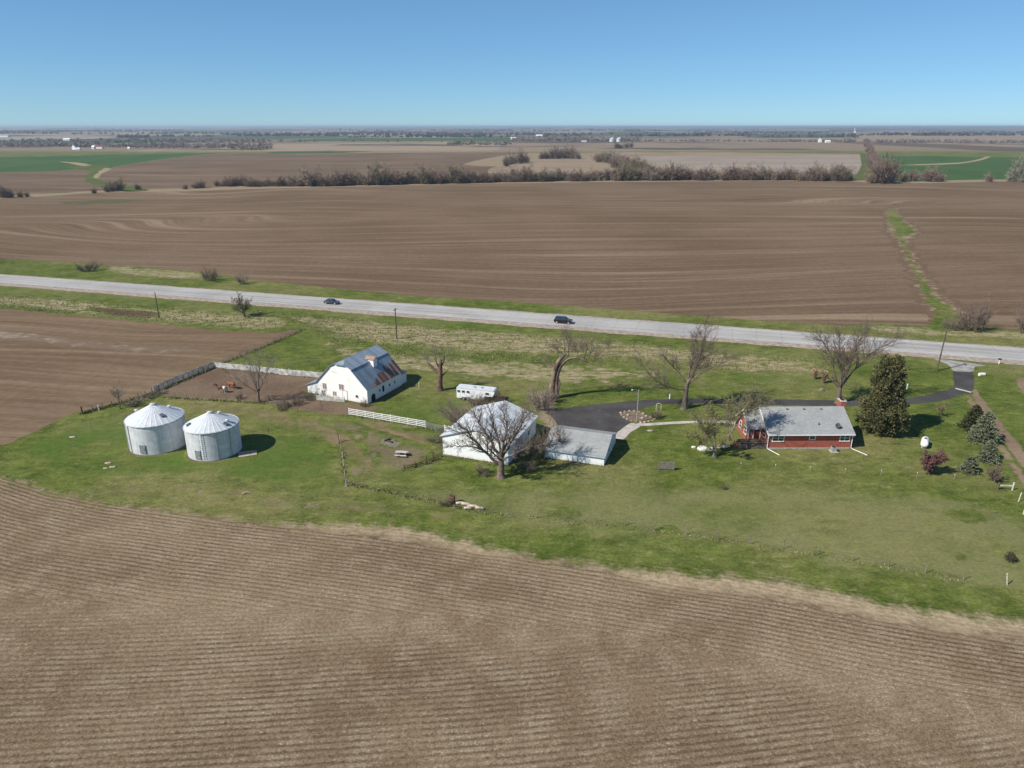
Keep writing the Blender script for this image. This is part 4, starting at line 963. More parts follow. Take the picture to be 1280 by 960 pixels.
bare_tree('bare_tree', 'small thin bare tree by the old fence left of the grain bins', G(150, 511), 6.2, .12, 43, 4, P_(kids=[6, 6, 4, 3], angle=.6), trunk_f=.35, twig=M_TWIGGREY, rmin=.012)
# curved, split, half dead tree
def curved_tree():
    rnd = random.Random(5); t = thing('curved_tree', 'half dead tree whose split trunk bends over to the right', 'tree', G(692, 498))
    a, b = MB(), MB()
    main = smooth_path([(-.1, 0, -.1), (-.35, 0, 2), (-.2, .1, 4), (.25, .1, 6.2), (1.0, 0, 7.9), (1.9, -.1, 8.8)], 3)
    a.tube(main, [.72 - .42 * i / (len(main) - 1) for i in range(len(main))], 9)
    sec = smooth_path([(.4, .1, -.1), (.5, .1, 2), (.45, .2, 4), (.95, .2, 6), (1.8, .1, 7.4), (2.8, 0, 8.1), (4.2, 0, 8.3), (5.6, 0, 7.9), (6.4, 0, 7.4)], 3)
    a.tube(sec, [.58 - .46 * i / (len(sec) - 1) for i in range(len(sec))], 8)
    a.tube(smooth_path([(.75, -.1, 4.2), (1.1, -.1, 3.4), (1.0, -.1, 2.2), (.7, 0, .6)], 3), [.18] * 10, 6)
    lim = smooth_path([(5.6, 0, 7.9), (6.6, .1, 8.2), (8.2, .2, 8.9)], 3); b.tube(lim, [.09, .085, .08, .07, .06, .045, .03], 5)
    lim2 = smooth_path([(1.8, -.1, 8.7), (2.6, 0, 9.8), (2.6, .1, 11.0)], 3); b.tube(lim2, [.11, .10, .09, .07, .06, .05, .03], 5)
    out = []
    Pq = P_(kids=[6, 6, 5], start=[.2, .2, .2], up=[.05, .04, .02], angle=.75)
    for base, d, L in ((main[-1], (.1, .2, 1), 2.8), (main[-1], (-.8, .2, .6), 2.4), (sec[-1], (1, .1, .15), 2.4), (lim[-1], (.6, -.3, .6), 2.6), (lim[3], (.3, .3, 1), 2.6), (lim2[-1], (-.3, .3, 1), 2.2), (lim2[3], (.8, -.4, .8), 2.4), (sec[14], (.3, .3, 1), 2.8), (sec[18], (.2, -.4, 1), 2.6), (sec[21], (.3, .4, 1), 2.4), (main[9], (-1, .2, .6), 2.2)):
        grow(rnd, Vector(base), Vector(d), L, .075, 0, 3, Pq, out)
    for lv, pts, rads in out: b.tube(pts, [max(.014, r) for r in rads], 4 if lv < 2 else 3)
    a.build('trunk', M_DEADWOOD, t, True); b.build('crown', M_TWIG, t, True)
curved_tree()
def stub_tree():
    rnd = random.Random(8); t = thing('dead_tree', 'thick reddish dead trunk with broken limbs right of the barn', 'tree', G(550, 488))
    a, b = MB(), MB()
    a.tube([Vector(p) for p in ((0, 0, -.1), (0, 0, 1.2), (.1, 0, 2.8), (.15, 0, 4.4), (.3, 0, 6.0), (.3, 0, 6.6))], [.78, .55, .52, .50, .30, .12], 9)
    a.tube([Vector(p) for p in ((.1, 0, 3.6), (-.9, 0, 4.3), (-1.6, 0, 5.2), (-2.4, .1, 5.9))], [.40, .30, .24, .12], 7)
    a.tube([Vector(p) for p in ((.3, 0, 3.0), (1.0, .1, 3.5), (1.7, .2, 4.3))], [.20, .14, .07], 6)
    out = []
    a.tube(smooth_path([(.25, 0, 5.0), (.9, .1, 6.0), (1.2, .1, 7.4)], 3), [.22, .2, .18, .15, .12, .09, .05], 6)
    a.tube(smooth_path([(.1, 0, 4.6), (-.5, -.3, 6.0), (-.6, -.4, 7.6)], 3), [.20, .18, .16, .14, .11, .08, .05], 6)
    for base, d, L in (((1.2, .1, 7.2), (.6, .2, 1), 2.4), ((-.6, -.4, 7.4), (-.3, -.2, 1), 2.4), ((.3, 0, 6.4), (-.5, .2, 1), 3.0), ((-2.3, .1, 5.8), (-.4, .2, 1), 2.6), ((-1.6, 0, 5.2), (-.2, .2, 1), 2.4), ((1.7, .2, 4.2), (.4, .2, 1), 2.0), ((.2, 0, 5.6), (.5, .2, .8), 2.2)):
        grow(rnd, Vector(base), Vector(d), L * .8, .07, 0, 2, P_(kids=[6, 6, 5], start=[.2, .2, .2]), out)
    for lv, pts, rads in out: b.tube(pts, [max(.016, r) for r in rads], 3)
    a.build('trunk', plain('red_dead_bark', (.135, .088, .066), .5, 1.4, .9, bump=.6, bsc=6), t, True); b.build('crown', M_TWIGGREY, t, True)
stub_tree()

# ---- leaves
def leafmat(name, a, b, sc_=2.0):
    t = NT(name); v = t.obj()
    c = t.mix(t.step(t.noise(v, sc_, 3, .6), .35, .65), a, b)
    oi = t.n('ShaderNodeObjectInfo').outputs['Random']
    c = t.mix(1.0, c, t.step(oi, 0, 1, .85, 1.15, False), 'MULTIPLY')
    t.color(c).set(Roughness=.8); return t.m
def leaf(m, rnd, c, s, d=None, w=.5):
    """one small bent leaf spray of two triangles"""
    d = d or Vector((rnd.gauss(0, 1), rnd.gauss(0, 1), rnd.gauss(0, 1))).normalized()
    a = d.orthogonal().normalized(); a = (a * math.cos(6.3 * (q := rnd.random())) + d.cross(a) * math.sin(6.3 * q))
    k = d.cross(a)
    m.add([c - d * s * .5, c + a * s * w + k * s * .12, c + d * s * .6, c - a * s * w + k * s * .12], [(0, 1, 2), (0, 2, 3)])

def conifer(name, label, loc, h, r, seed, mat, droop=.35, n=2600, leafs=.34, shape=1.0, group=None, base=.06):
    rnd = random.Random(seed); t = thing(name, label, 'tree', loc, rnd.random() * 6, group)
    a, b = MB(), MB()
    a.tube([Vector((0, 0, -.1)), Vector((0, 0, h * .5)), Vector((0, 0, h * .97))], [h * .022 + .05, h * .014 + .02, .015], 7)
    nb = int(26 + h * 14); per = max(6, n // nb)
    for i in range(nb):
        f = base + (1 - base) * ((i + rnd.random()) / nb) ** 1.15
        z = f * h; R0 = r * (1 - f) ** shape * rnd.uniform(.72, 1.12) + .05; az = i * 2.39996 + rnd.uniform(-.3, .3)
        dirv = Vector((math.cos(az), math.sin(az), 0))
        end = dirv * R0 + Vector((0, 0, z - droop * R0 * (1 - f) + .12 * R0)); st = Vector((0, 0, z))
        a.tube([st, st.lerp(end, .5) + Vector((0, 0, .06 * R0)), end], [.03 + .004 * h, .02, .008], 3)
        for k in range(max(4, int(per * (.35 + 1.3 * R0 / r)))):
            u = rnd.random() ** .6; p = st.lerp(end, u); sp = .20 * R0 * (1.15 - u * .6) + .04
            p = p + Vector((rnd.gauss(0, sp), rnd.gauss(0, sp), rnd.gauss(0, sp * .35) - .02))
            leaf(b, rnd, p, leafs * rnd.uniform(.6, 1.25), (dirv + Vector((rnd.gauss(0, .6), rnd.gauss(0, .6), rnd.gauss(-.1, .45)))).normalized(), .32)
    a.build('trunk', M_BARK, t, True); b.build('crown', mat, t)
    return t
M_SPRUCE = leafmat('spruce_needles', (.078, .092, .052), (.165, .182, .115), 3)
M_CEDAR = leafmat('cedar_foliage', (.034, .042, .016), (.135, .125, .055), .8)
M_CEDAR2 = leafmat('dark_cedar_foliage', (.028, .034, .014), (.075, .078, .035), .9)
conifer('spruce_tree', 'largest blue spruce at the bend of the dirt lane', G(1228, 552), 5.4, 2.7, 3, M_SPRUCE, n=5200, shape=.75, group=None)
conifer('spruce_tree', 'middle blue spruce just below the largest one by the lane', G(1234, 576), 3.6, 1.7, 4, M_SPRUCE, n=2600, shape=.8)
conifer('spruce_tree', 'smallest rounded blue spruce between red-leaved tree and lane', G(1211, 590), 2.5, 1.55, 5, M_SPRUCE, n=2300, shape=.65)
conifer('cedar_tree', 'dark green cedar tucked behind the largest blue spruce', G(1215, 537), 4.6, 2.0, 6, M_CEDAR2, n=3600, shape=.6, droop=.1)
conifer('cedar_tree', 'tiny lone evergreen bush in the rough grass at far right', G(1262, 701), 1.2, .75, 7, M_CEDAR2, n=500, leafs=.18, shape=.5, droop=-.3)

def big_cedar():
    rnd = random.Random(77); t = thing('cedar_tree', 'big shaggy olive-brown cedar to the right of the brick house', 'tree', G(1099, 541))
    a, b = MB(), MB()
    a.tube([Vector((0, 0, -.1)), Vector((.1, 0, 6)), Vector((.2, 0, 12.5))], [.45, .3, .06], 8)
    Ht = 13.6; N = 250
    for i in range(N):
        f = (i + rnd.random()) / N; z = .5 + f * (Ht - 1.0); az = i * 2.39996 + rnd.uniform(-.5, .5)
        low = 4.5 * max(0, 1 - (max(0, z - 2.2) / 5.6) ** 2) ** .5 * min(1, .55 + z / 3); hi = 3.0 * max(0, 1 - (abs(z - 9.2) / 4.6) ** 2.4) ** .5
        prof = .80 * max(low, hi, .5) * rnd.uniform(.72, 1.12)
        prof *= 1 + .34 * mnoise.noise((math.cos(az) * 1.6, math.sin(az) * 1.6, z * .6)); prof = max(prof, .4)
        dv = Vector((math.cos(az), math.sin(az), 0)); end = dv * prof + Vector((.1, 0, z + .25 * prof * .6))
        a.tube([Vector((.1, 0, z)), end], [.05, .015], 3)
        cl = end * 1.0; cs = rnd.uniform(.6, 1.15)
        for k in range(80):
            q = Vector((rnd.gauss(0, .36), rnd.gauss(0, .36), rnd.gauss(0, .50))) * cs
            if k % 5 == 0: q = q - dv * rnd.random() * prof * .6
            leaf(b, rnd, cl - dv * .35 + q, rnd.uniform(.18, .42), (q.normalized() * .8 + Vector((0, 0, .5)) + dv * .5 + Vector((rnd.gauss(0, .4), rnd.gauss(0, .4), rnd.gauss(0, .4)))).normalized(), .42)
    a.build('trunk', M_BARK, t, True); b.build('crown', M_CEDAR, t)
big_cedar()

def leafy_tree(name, label, loc, h, rad, seed, mat, nleaf, ls, maxl=4, P=BARE, trunk_f=.3, cat='tree', twig=None, tl=1, lean=(0, 0)):
    t, out = bare_tree(name, label, loc, h, rad, seed, maxl, P, lean, trunk_f, twig=twig, tl=tl)
    t['category'] = cat; rnd = random.Random(seed + 1); m = MB()
    tips = [pts[j] for lv, pts, _ in out if lv >= maxl - 1 for j in range(1, len(pts))]
    for i in range(nleaf):
        p = rnd.choice(tips); leaf(m, rnd, p + Vector((rnd.gauss(0, .12), rnd.gauss(0, .12), rnd.gauss(0, .12))), ls * rnd.uniform(.6, 1.3))
    m.build('foliage', mat, t); return t
M_BUD = leafmat('budding_leaves', (.165, .165, .050), (.25, .235, .085), 1.5)
M_REDLEAF = leafmat('red_leaves', (.095, .045, .042), (.19, .095, .085), 2)
limb_tree('budding_tree', 'wide yellow-green budding tree in front of the wooden deck', G(893, 570),
    [(0, 0, -.1), (.05, 0, .6), (.1, 0, 1.3)], .34,
    [([(0, 0, 1.0), (-.9, .1, 2.8), (-1.8, .2, 4.6), (-3.2, .3, 6.2)], .17), ([(0, 0, 1.2), (-.2, .4, 3.2), (-.6, .9, 5.2), (-.9, 1.2, 7.0)], .16), ([(.1, 0, 1.2), (2.2, .6, 3.6), (3.6, 1.2, 5.8), (4.6, 1.8, 7.4), (5.4, 2.2, 8.6)], .20), ([(2.9, .9, 4.8), (4.6, 1.8, 6.2), (6.4, 2.6, 7.2), (7.6, 3.2, 7.8)], .12), ([(2.0, .6, 3.4), (2.0, 1.8, 5.4), (2.4, 2.8, 7.6)], .12), ([(.1, -.1, 1.2), (1.0, -1.2, 2.6), (2.0, -2.0, 3.6)], .11), ([(0, 0, 1.0), (-2.0, -.6, 2.2), (-3.8, -.8, 3.4)], .12)], 61, 10, 2, .36,
    bark=plain('pale_bark', (.24, .21, .17), .3, 2.0, .9), twig=M_TWIGGREY, leaves=(M_BUD, 7500, .15))
leafy_tree('red_leaved_tree', 'small round dark red tree on lawn beside the white tank', G(1163, 592), 4.4, .14, 62, M_REDLEAF, 7000, .15, 4, P_(kids=[8, 6, 5, 4], start=[.15, .2, .2, .2], angle=.8, len=[1.5, .6, .55, .5]), .26)
leafy_tree('sapling', 'small pale reddish sapling on the lawn below the driveway', G(1177, 521), 3.2, .05, 63, leafmat('sapling_leaves', (.15, .11, .07), (.22, .16, .10), 2), 260, .16, 3, P_(kids=[6, 5, 4]), .4)
leafy_tree('shrub', 'bare reddish shrub at the end of the spruce row', G(1243, 603), 3.4, .08, 64, leafmat('shrub_buds', (.12, .085, .065), (.17, .12, .09), 2), 900, .14, 4, P_(kids=[8, 6, 5, 4], start=[.1, .2, .2, .2], angle=.7, len=[1.6, .6, .55, .5]), .24)
leafy_tree('roadside_tree', 'grey-green budding tree at the roadside left of the sedan', G(306, 396), 8.2, .25, 65, leafmat('grey_buds', (.10, .105, .05), (.16, .16, .08), 2), 1800, .22, 4, P_(kids=[7, 6, 5, 4], start=[.2, .2, .2, .2], angle=.85, len=[1.4, .6, .55, .5]), .26)

# ---- brushy shrubs (several variants, copied)
def brush_proto(seed, h, w, stems, twig, name, label, rmin=.018, sub=2):
    rnd = random.Random(seed); out = []
    for i in range(stems):
        az = rnd.random() * 6.283; r0 = rnd.random() ** .5 * w * .35; sp = rnd.uniform(.1, .75)
        grow(rnd, Vector((r0 * math.cos(az), r0 * math.sin(az), -.05)), Vector((math.cos(az) * sp, math.sin(az) * sp, 1)), h * rnd.uniform(.45, .85), .05, 0, sub, P_(kids=[6, 5, 4], start=[.2, .2, .2], angle=.6, len=[.55, .55, .5], rad=.6, rmin=rmin, up=[.03, .03, .02]), out)
    t = thing(name, label, 'shrub'); b = MB(); a = MB()
    for lv, pts, rads in out: (a if lv == 0 else b).tube(pts, [max(rmin, r) for r in rads], 3)
    a.build('stem', twig, t); b.build('crown', twig, t)
    return t
br = brush_proto(101, 3.0, 3.2, 26, M_TWIG, 'brush', 'x')
br2 = brush_proto(102, 3.2, 3.0, 22, M_TWIGGREY, 'brush', 'x')
br.location = G(1214, 414); br.scale = (2.2, 1.7, 2.3); br['label'] = 'large dense grey-brown bush across the road from the driveway'
def bput(proto, px, py, s, label, rz=0.0, group=None): dup(proto, G(px, py), rz, s, label, group)
bput(br, 1283, 416, (1.9, 1.6, 1.9), 'grey-brown bush across the road at the right edge', 1.0)
bput(br, 1190, 412, (1.2, 1.2, 1.0), 'low brush left of the large grey-brown bush', 1.6)
bput(br, 110, 339, (2.0, 1.3, 1.0), 'wide low brown bush on the verge, leftmost of the roadside bushes', .5)
bput(br, 264, 351, (1.6, 1.3, 1.35), 'round brown bush on the verge above the highway', 2.5)
br2.location = G(303, 355); br2.scale = (1.2, 1.2, 1.1); br2['label'] = 'smaller reddish bush just right of the round verge bush'
bput(br2, 586, 535, (1.15, 1.1, 1.25), 'bare brush at the rear left corner of the machine shed', 1.1)
bput(br2, 570, 528, (1.1, 1.0, .9), 'low brush beside the gate end of the white fence', 2.3)
bput(br, 596, 506, (.8, .7, .55), 'scrubby brush along the near side of the trailer', .3)
bput(br, 622, 503, (.9, .8, .75), 'brown brush at the nose of the trailer', 1.3)
bput(br2, 676, 512, (1.3, 1.2, 1.35), 'greyish brush between the shed and the curved tree', .2)
bput(br2, 690, 502, (.8, .8, .8), 'little brush at the foot of the curved tree', 1.2)
bput(br, 690, 566, (1.1, 1.2, 1.5), 'tangled bare brush between machine shed and garage', .9)
bput(br, 672, 572, (.9, .9, 1.1), 'lower tangled brush against the shaded shed wall', 2.9)
bput(br, 660, 588, (.8, .6, .5), 'brush pile in the shade under the big tree', 2.0)
bput(br, 604, 592, (.9, .5, .35), 'flat twig litter left of the big bare tree trunk', 2.0)
bput(br2, 545, 552, (.8, .6, .4), 'sparse weeds left of the machine shed', .8)
bput(br, 368, 507, (1.1, .5, .45), 'dark low brush in front of the barn lean-to', .4)
bput(br, 352, 510, (1.1, .5, .4), 'dark low brush between corral tree and barn', 1.8)
bput(br2, 387, 500, (.7, .5, .55), 'dry weeds against the barn lean-to wall', .8)
bput(br, 455, 508, (.45, .4, .4), 'small dark weeds at the barn corner', 1.2)
bput(br, 300, 499, (.45, .3, .35), 'rusty weeds at the corral rail left of the slender tree', 1.2)
bput(br, 820, 523, (.55, .5, .45), 'brown clipped shrub in the stone-edged flower bed', .2)
bput(br, 905, 612, (.18, .18, .25), 'tiny dark bush alone on the back lawn', .2)
bput(br, 557, 632, (.5, .4, .35), 'small brush left of the old stump', .2)
bput(br2, 1110, 452, (.8, .6, .5), 'pale scrub on the verge behind the big cedar', .2)
for i, (px, py) in enumerate(((175, 503), (188, 497), (200, 492), (163, 507))):
    bput(br2, px, py, (.7, .6, .3), 'dry weeds growing along the old wire fence by the bins', i, 'weeds along the old fence')
# ornamental grass
def pampas(label, loc, h, seed):
    rnd = random.Random(seed); t = thing('ornamental_grass', label, 'plant', loc)
    a, b = MB(), MB()
    for i in range(260):
        az = rnd.random() * 6.283; r = rnd.random() * .35; tip = Vector((math.cos(az) * r * 1.8, math.sin(az) * r * 1.8, h * rnd.uniform(.6, 1)))
        a.tube([Vector((math.cos(az) * r * .6, math.sin(az) * r * .6, 0)), tip], [.022, .012], 3)
        if i % 2: leaf(b, rnd, tip, .32, Vector((rnd.gauss(0, .3), rnd.gauss(0, .3), 1)).normalized(), .3)
    a.build('stem', plain('tan_grass', (.30, .21, .12), .2), t); b.build('plume', plain('plume_tan', (.40, .27, .17), .2), t)
pampas('taller tan ornamental grass clump behind the house roof', G(1029, 479), 2.7, 4)
pampas('shorter tan ornamental grass clump left of the taller one', G(1018, 474), 2.3, 5)

# ---- hedgerow trees (700 m to 1.5 km away)
M_HEDGE = [leafmat('hedge_brown', (.195, .142, .102), (.275, .205, .150), .4), leafmat('hedge_grey', (.205, .160, .125), (.285, .228, .180), .4), leafmat('hedge_olive', (.155, .138, .086), (.215, .190, .120), .4), leafmat('hedge_purple', (.180, .125, .100), (.245, .175, .140), .4)]
def hedge_mesh(seed, mat, h=9.0, w=8.0, dome=False, n=1700):
    rnd = random.Random(seed); out = []
    for i in range(11):
        az = i * 2.4 + rnd.random(); sp = rnd.uniform(.05, 1.25) * w / 9
        grow(rnd, Vector((0, 0, -.3)), Vector((math.cos(az) * sp, math.sin(az) * sp, 1)), h * rnd.uniform(.34, .66) * (1 if dome else rnd.uniform(.8, 1.2)), .19, 0, 2, P_(kids=[7, 5, 4], segs=[3, 2, 2], start=[.12, .2, .2], angle=.8, len=[.62, .55, .5], rad=.5, rmin=.04, up=[.02, .04, .03]), out)
    top = max(p.z for _, pts, _ in out for p in pts); s = h / top
    m = MB()
    for lv, pts, rads in out: m.tube([p * s for p in pts], [max(.035, r) for r in rads], 3)
    tw = [(pts[j] * s, (pts[j] - pts[j - 1]).normalized()) for lv, pts, _ in out if lv >= 1 for j in range(1, len(pts))]
    for i in range(n):
        p, d = rnd.choice(tw)
        if rnd.random() > .35 + .65 * min(1, p.z / (h * .5)): p = Vector((p.x, p.y, p.z * .6))
        d = (d + Vector((rnd.gauss(0, .5), rnd.gauss(0, .5), rnd.gauss(.25, .4)))).normalized()
        leaf(m, rnd, p + Vector((rnd.gauss(0, .45), rnd.gauss(0, .45), rnd.gauss(.1, .4))), rnd.uniform(.7, 1.8), d, .042)
    o = m.build('hedgerow_tree', mat); return o
hp = [hedge_mesh(200 + i, M_HEDGE[(0, 1, 0, 3, 2, 0, 3, 1)[i]], (8, 10, 9, 10, 11, 7.5, 9, 8.5)[i], (10, 9, 12, 9, 8, 12, 10, 11)[i]) for i in range(8)]
used = set(); hr = random.Random(9)
def hput(px, py, s, label, group, cat='tree', k=None, sz=None):
    k = hr.randrange(8) if k is None else k
    p = G(px, py); s *= 1.28; S = (s * hr.uniform(.85, 1.15), s * hr.uniform(.85, 1.15), (sz or s) * hr.uniform(.85, 1.2))
    if k not in used:
        used.add(k); o = hp[k]; o.location = p; o.rotation_euler = (0, 0, hr.random() * 6); o.scale = S
        tag(o, label, cat, group)
    else: o = dup(hp[k], p, hr.random() * 6, S, label, group); o['category'] = cat
    p.z = hz(p.x, p.y); o.location = p
    return o
HL = [(270, 233), (330, 233.5), (400, 233), (470, 231.5), (520, 230.5), (600, 228.5), (680, 227), (760, 226), (860, 225.5), (960, 225.6), (1062, 226.5)]
def on_line(L, x):
    for (x0, y0), (x1, y1) in zip(L, L[1:]):
        if x0 <= x <= x1: return y0 + (y1 - y0) * (x - x0) / (x1 - x0)
    return L[-1][1]
x = 272.0
while x < 1062:
    if x < 372: nm = 'left end, where the hedgerow thins out'
    elif x < 500: nm = 'left stretch with the tallest crowns'
    elif x < 640: nm = 'stretch left of the domed grove'
    elif x < 760: nm = 'stretch below the domed grove'
    elif x < 900: nm = 'stretch where the field draw joins'
    else: nm = 'right stretch before the green lane'
    tall = hr.random() < (.7 if (370 < x < 500 or 740 < x < 860) else .35)
    s = (hr.uniform(1.0, 1.45) if tall else hr.uniform(.65, .95)) * (.75 if x < 372 else 1)
    hput(x, on_line(HL, x) - hr.uniform(0, 1.2), s, ('taller ' if tall else 'shorter ') + 'bare tree of the long hedgerow, ' + nm, ('taller' if tall else 'shorter') + ' hedgerow trees, ' + nm)
    x += hr.uniform(3.4, 6.4) * (1.4 if x < 372 else 1)
# domed grove and companions
for px, py, s in ((677, 198.6, 1.5), (684, 198.4, 2.0), (692, 198.2, 2.2), (700, 198, 2.4), (708, 198, 2.3), (716, 198.3, 2.0), (722, 198.6, 1.4)):
    hput(px, py, s * .78, 'bare tree of the dense dome-shaped grove on the tan hill', 'domed grove trees')
for px, py, s in ((633, 208, 1.0), (641, 205, 1.35), (650, 204, 1.5), (657, 203, 1.1)):
    hput(px, py, s, 'bare tree of the small clump left of the domed grove', 'small clump beside the grove')
for px, py, s in ((770, 185.6, 1.5), (776, 185.5, 1.2), (783, 185, 1.3), (789, 184.6, 1.1)):
    hput(px, py, s, 'bare tree in the small far clump below the silver bins', 'clump below the silver bins')
for i in range(30):
    t = i / 29; hput(752 + 62 * t + hr.uniform(-12, 12) , 199 + 22 * t + hr.uniform(-3, 3), hr.uniform(.9, 1.4), 'bare tree along the draw that runs down from the domed grove', 'trees along the draw')
for i in range(26):
    t = (i / 25) ** 1.6; hput(1082 + 16 * t + hr.uniform(-1.5, 2.5), 178 + 46 * t, hr.uniform(.9, 1.25), 'purplish bare tree in the straight row beside the green lane', 'trees beside the green lane', k=3)
for px, py, s in ((1094, 228, 1.5), (1104, 229, 1.9), (1113, 228, 1.5), (1088, 229, 1.0)):
    hput(px, py, s, 'big bare tree at the near end of the green lane', 'near end of the lane row')
for px, py, s in ((1130, 227, .8), (1140, 226.4, 1.0)): hput(px, py, s, 'low bush between the lane row and the round bush', 'bushes right of the lane')
hput(1163, 226.8, 1.25, 'round purplish bush at the wheat field corner', None, 'bush', k=3); hput(1176, 227, .9, 'small bush right of the round purplish bush', None, 'bush')
hput(1236, 227, .8, 'lone low bush left of the pale tree', None, 'bush')
pt = hedge_mesh(230, leafmat('pale_tree', (.22, .21, .155), (.30, .285, .215), .4), 13, 12, True, 3000); pt.name = 'pale_tree'; pt.location = G(1268, 227.4); pt.scale = (1.5, 1.5, 2.2); tag(pt, 'large pale grey-green tree at the right end of the wheat field', 'tree')
for px, py in ((1054, 224), (1046, 225)): hput(px, py, 1.35, 'leaning bare tree at the right end of the hedgerow', 'leaning end trees')
for px, py, s in ((4, 247, .8), (12, 247, .6), (26, 246.6, .45), (34, 246, .4), (140, 239, .7), (150, 238.5, .8), (134, 240, .5), (173, 237, .5), (232, 236.5, .5), (252, 235, .7), (245, 235.5, .5), (118, 242, .35)):
    hput(px, py, s, 'isolated bush along the ditch at the far left of the big field', 'bushes along the left ditch', 'bush')
hput(633, 206, 1.2, 'single small tree on the shoulder of the tan hill', None)
hput(-24, 331, .75, 'bare tree at the left edge whose shadow crosses the verge', None)

# ---- far woods
def woods(name, spots, seed, mat, label):
    rnd = random.Random(seed); m = MB()
    for (x, y, s) in spots:
        z = hz(x, y) - .5; n = 11
        for i in range(n * 2):
            az = rnd.random() * 6.283; r = rnd.random() * s * .55; zz = s * (.25 + .75 * rnd.random() * (1 - (r / s) ** 2))
            c = Vector((x + math.cos(az) * r, y + math.sin(az) * r, z + zz * .8)); leaf(m, rnd, c, s * .38, None, .35)
        m.add([(x - s * .45, y, z), (x + s * .45, y - s * .1, z), (x + s * .35, y, z + s * .55), (x, y + s * .2, z + s * .75), (x - s * .3, y - s * .2, z + s * .5)], [(0, 1, 2), (0, 2, 3), (0, 3, 4), (1, 3, 2)])
    o = m.build(name, mat); tag(o, label, 'woods', None, 'stuff'); return o
wr = random.Random(31)
def band(x0, x1, y0, y1, n, s):
    L = []
    for i in range(n):
        px, py = wr.uniform(x0, x1), y0 + (y1 - y0) * wr.random()
        p = G(px, py); L.append((p.x, p.y, s * wr.uniform(.6, 1.4)))
    return L
M_WOOD1 = leafmat('woods_brown', (.165, .135, .115), (.235, .198, .168), .02); M_WOOD2 = leafmat('woods_dark', (.045, .050, .040), (.085, .080, .065), .01)
S = band(170, 340, 182.5, 185.5, 300, 8) + band(100, 200, 183, 185, 110, 8) + band(0, 70, 181, 184, 150, 7) + band(290, 340, 185, 188, 60, 7) + band(70, 125, 182.5, 184, 60, 10)
woods('creek_woods', S, 1, M_WOOD1, 'long brown belt of bare woods behind the left wheat field')
S = band(-200, 330, 176, 179, 330, 11) + band(330, 800, 176.5, 177.5, 60, 8) + band(560, 640, 180, 182, 60, 9) + band(640, 800, 172.5, 177, 480, 11) + band(1095, 1280, 177, 179, 220, 10) + band(1280, 1500, 177, 179, 80, 10) + band(960, 1060, 176.6, 178, 60, 9) + band(800, 1000, 176.5, 177.4, 60, 8) + band(1056, 1070, 174, 178, 40, 11)
woods('farm_woods', S, 2, M_WOOD1, 'belt of bare woods and shelterbelts across the middle distance')
S = []
for i in range(170):
    py = 159.3 + 12.5 * wr.random() ** 1.5; px = wr.uniform(-250, 1530); wd = wr.uniform(40, 200); nn = int(20 + 40 * wr.random())
    S += band(px - wd / 2, px + wd / 2, py, py + .35, nn, 13)
woods('distant_woods', S, 3, M_WOOD2, 'bluish far tree lines and woods below the horizon')

# ================================================================== FAR FARMS
M_FARWHITE = plain('far_white_wall', (.78, .78, .76), .05); M_FARRED = plain('far_red_roof', (.22, .07, .06), .2); M_FARGREY = plain('far_grey_roof', (.30, .30, .31), .2)
def far_house(label, px, py, w, d, h, rh, roof, rz=0.0, cat='farm building', wall=None):
    p = G(px, py); p.z = hz(p.x, p.y); t = thing('farm_building', label, cat, p, rz)
    m = MB(); m.prism([(-d / 2, 0), (d / 2, 0), (d / 2, h), (0, h + rh), (-d / 2, h)], -w / 2, w / 2, 'x'); m.build('wall', wall or M_FARWHITE, t)
    m = MB()
    for s in (-1, 1):
        q = [(-w / 2 - .4, s * (d / 2 + .5), h - .2), (w / 2 + .4, s * (d / 2 + .5), h - .2), (w / 2 + .4, 0, h + rh + .25), (-w / 2 - .4, 0, h + rh + .25)]
        m.slab(q if s < 0 else q[::-1], .2)
    m.build('roof', roof, t)
    return t
far_house('white gabled farmhouse far off behind the left wheat field', 94, 187.4, 8, 9, 6, 5, M_FARGREY, 1.4, 'house')
far_house('low white outbuilding at the foot of the far white farmhouse', 98, 187.8, 8, 6, 3, 1.6, M_FARWHITE, .1)
far_house('long white building with red roof in the far left farm', 123.5, 186.2, 22, 9, 4.5, 2.6, M_FARRED, -.05)
far_house('white gabled building left of the red-roofed one', 117.5, 186.8, 5.5, 9, 5, 3, M_FARWHITE, .05)
far_house('tiny white shed alone right of the far left farm', 161.5, 186.6, 5, 5, 3, 1.6, M_FARWHITE)
far_house('white barn far off left of the straight far road', 1024.6, 178, 7, 10, 7, 5, M_FARWHITE, 1.5)
far_house('long white shed beside the far white barn', 1034.5, 178.3, 15, 9, 5, 2, M_FARWHITE, 0)
far_house('pale far shed at the left edge of the view', 4, 171.6, 60, 20, 8, 4, M_FARGREY, 0)
far_house('pale far house with light roof among dark trees', 84, 175.6, 24, 10, 5, 3, M_FARWHITE, 0, 'house')
far_house('white building at the end of the far green band', 642, 174.4, 24, 10, 6, 3, M_FARWHITE, 0)
far_house('white farmstead house among woods beyond the green band', 674, 172, 30, 14, 9, 5, M_FARWHITE, .3, 'house')
far_house('grey far shed below the woods left of the silver bins', 730, 178.2, 16, 8, 4, 2, M_FARGREY, 0)
far_house('white building on a far rise right of the lane', 1129, 160.9, 120, 40, 18, 8, M_FARWHITE, 0)
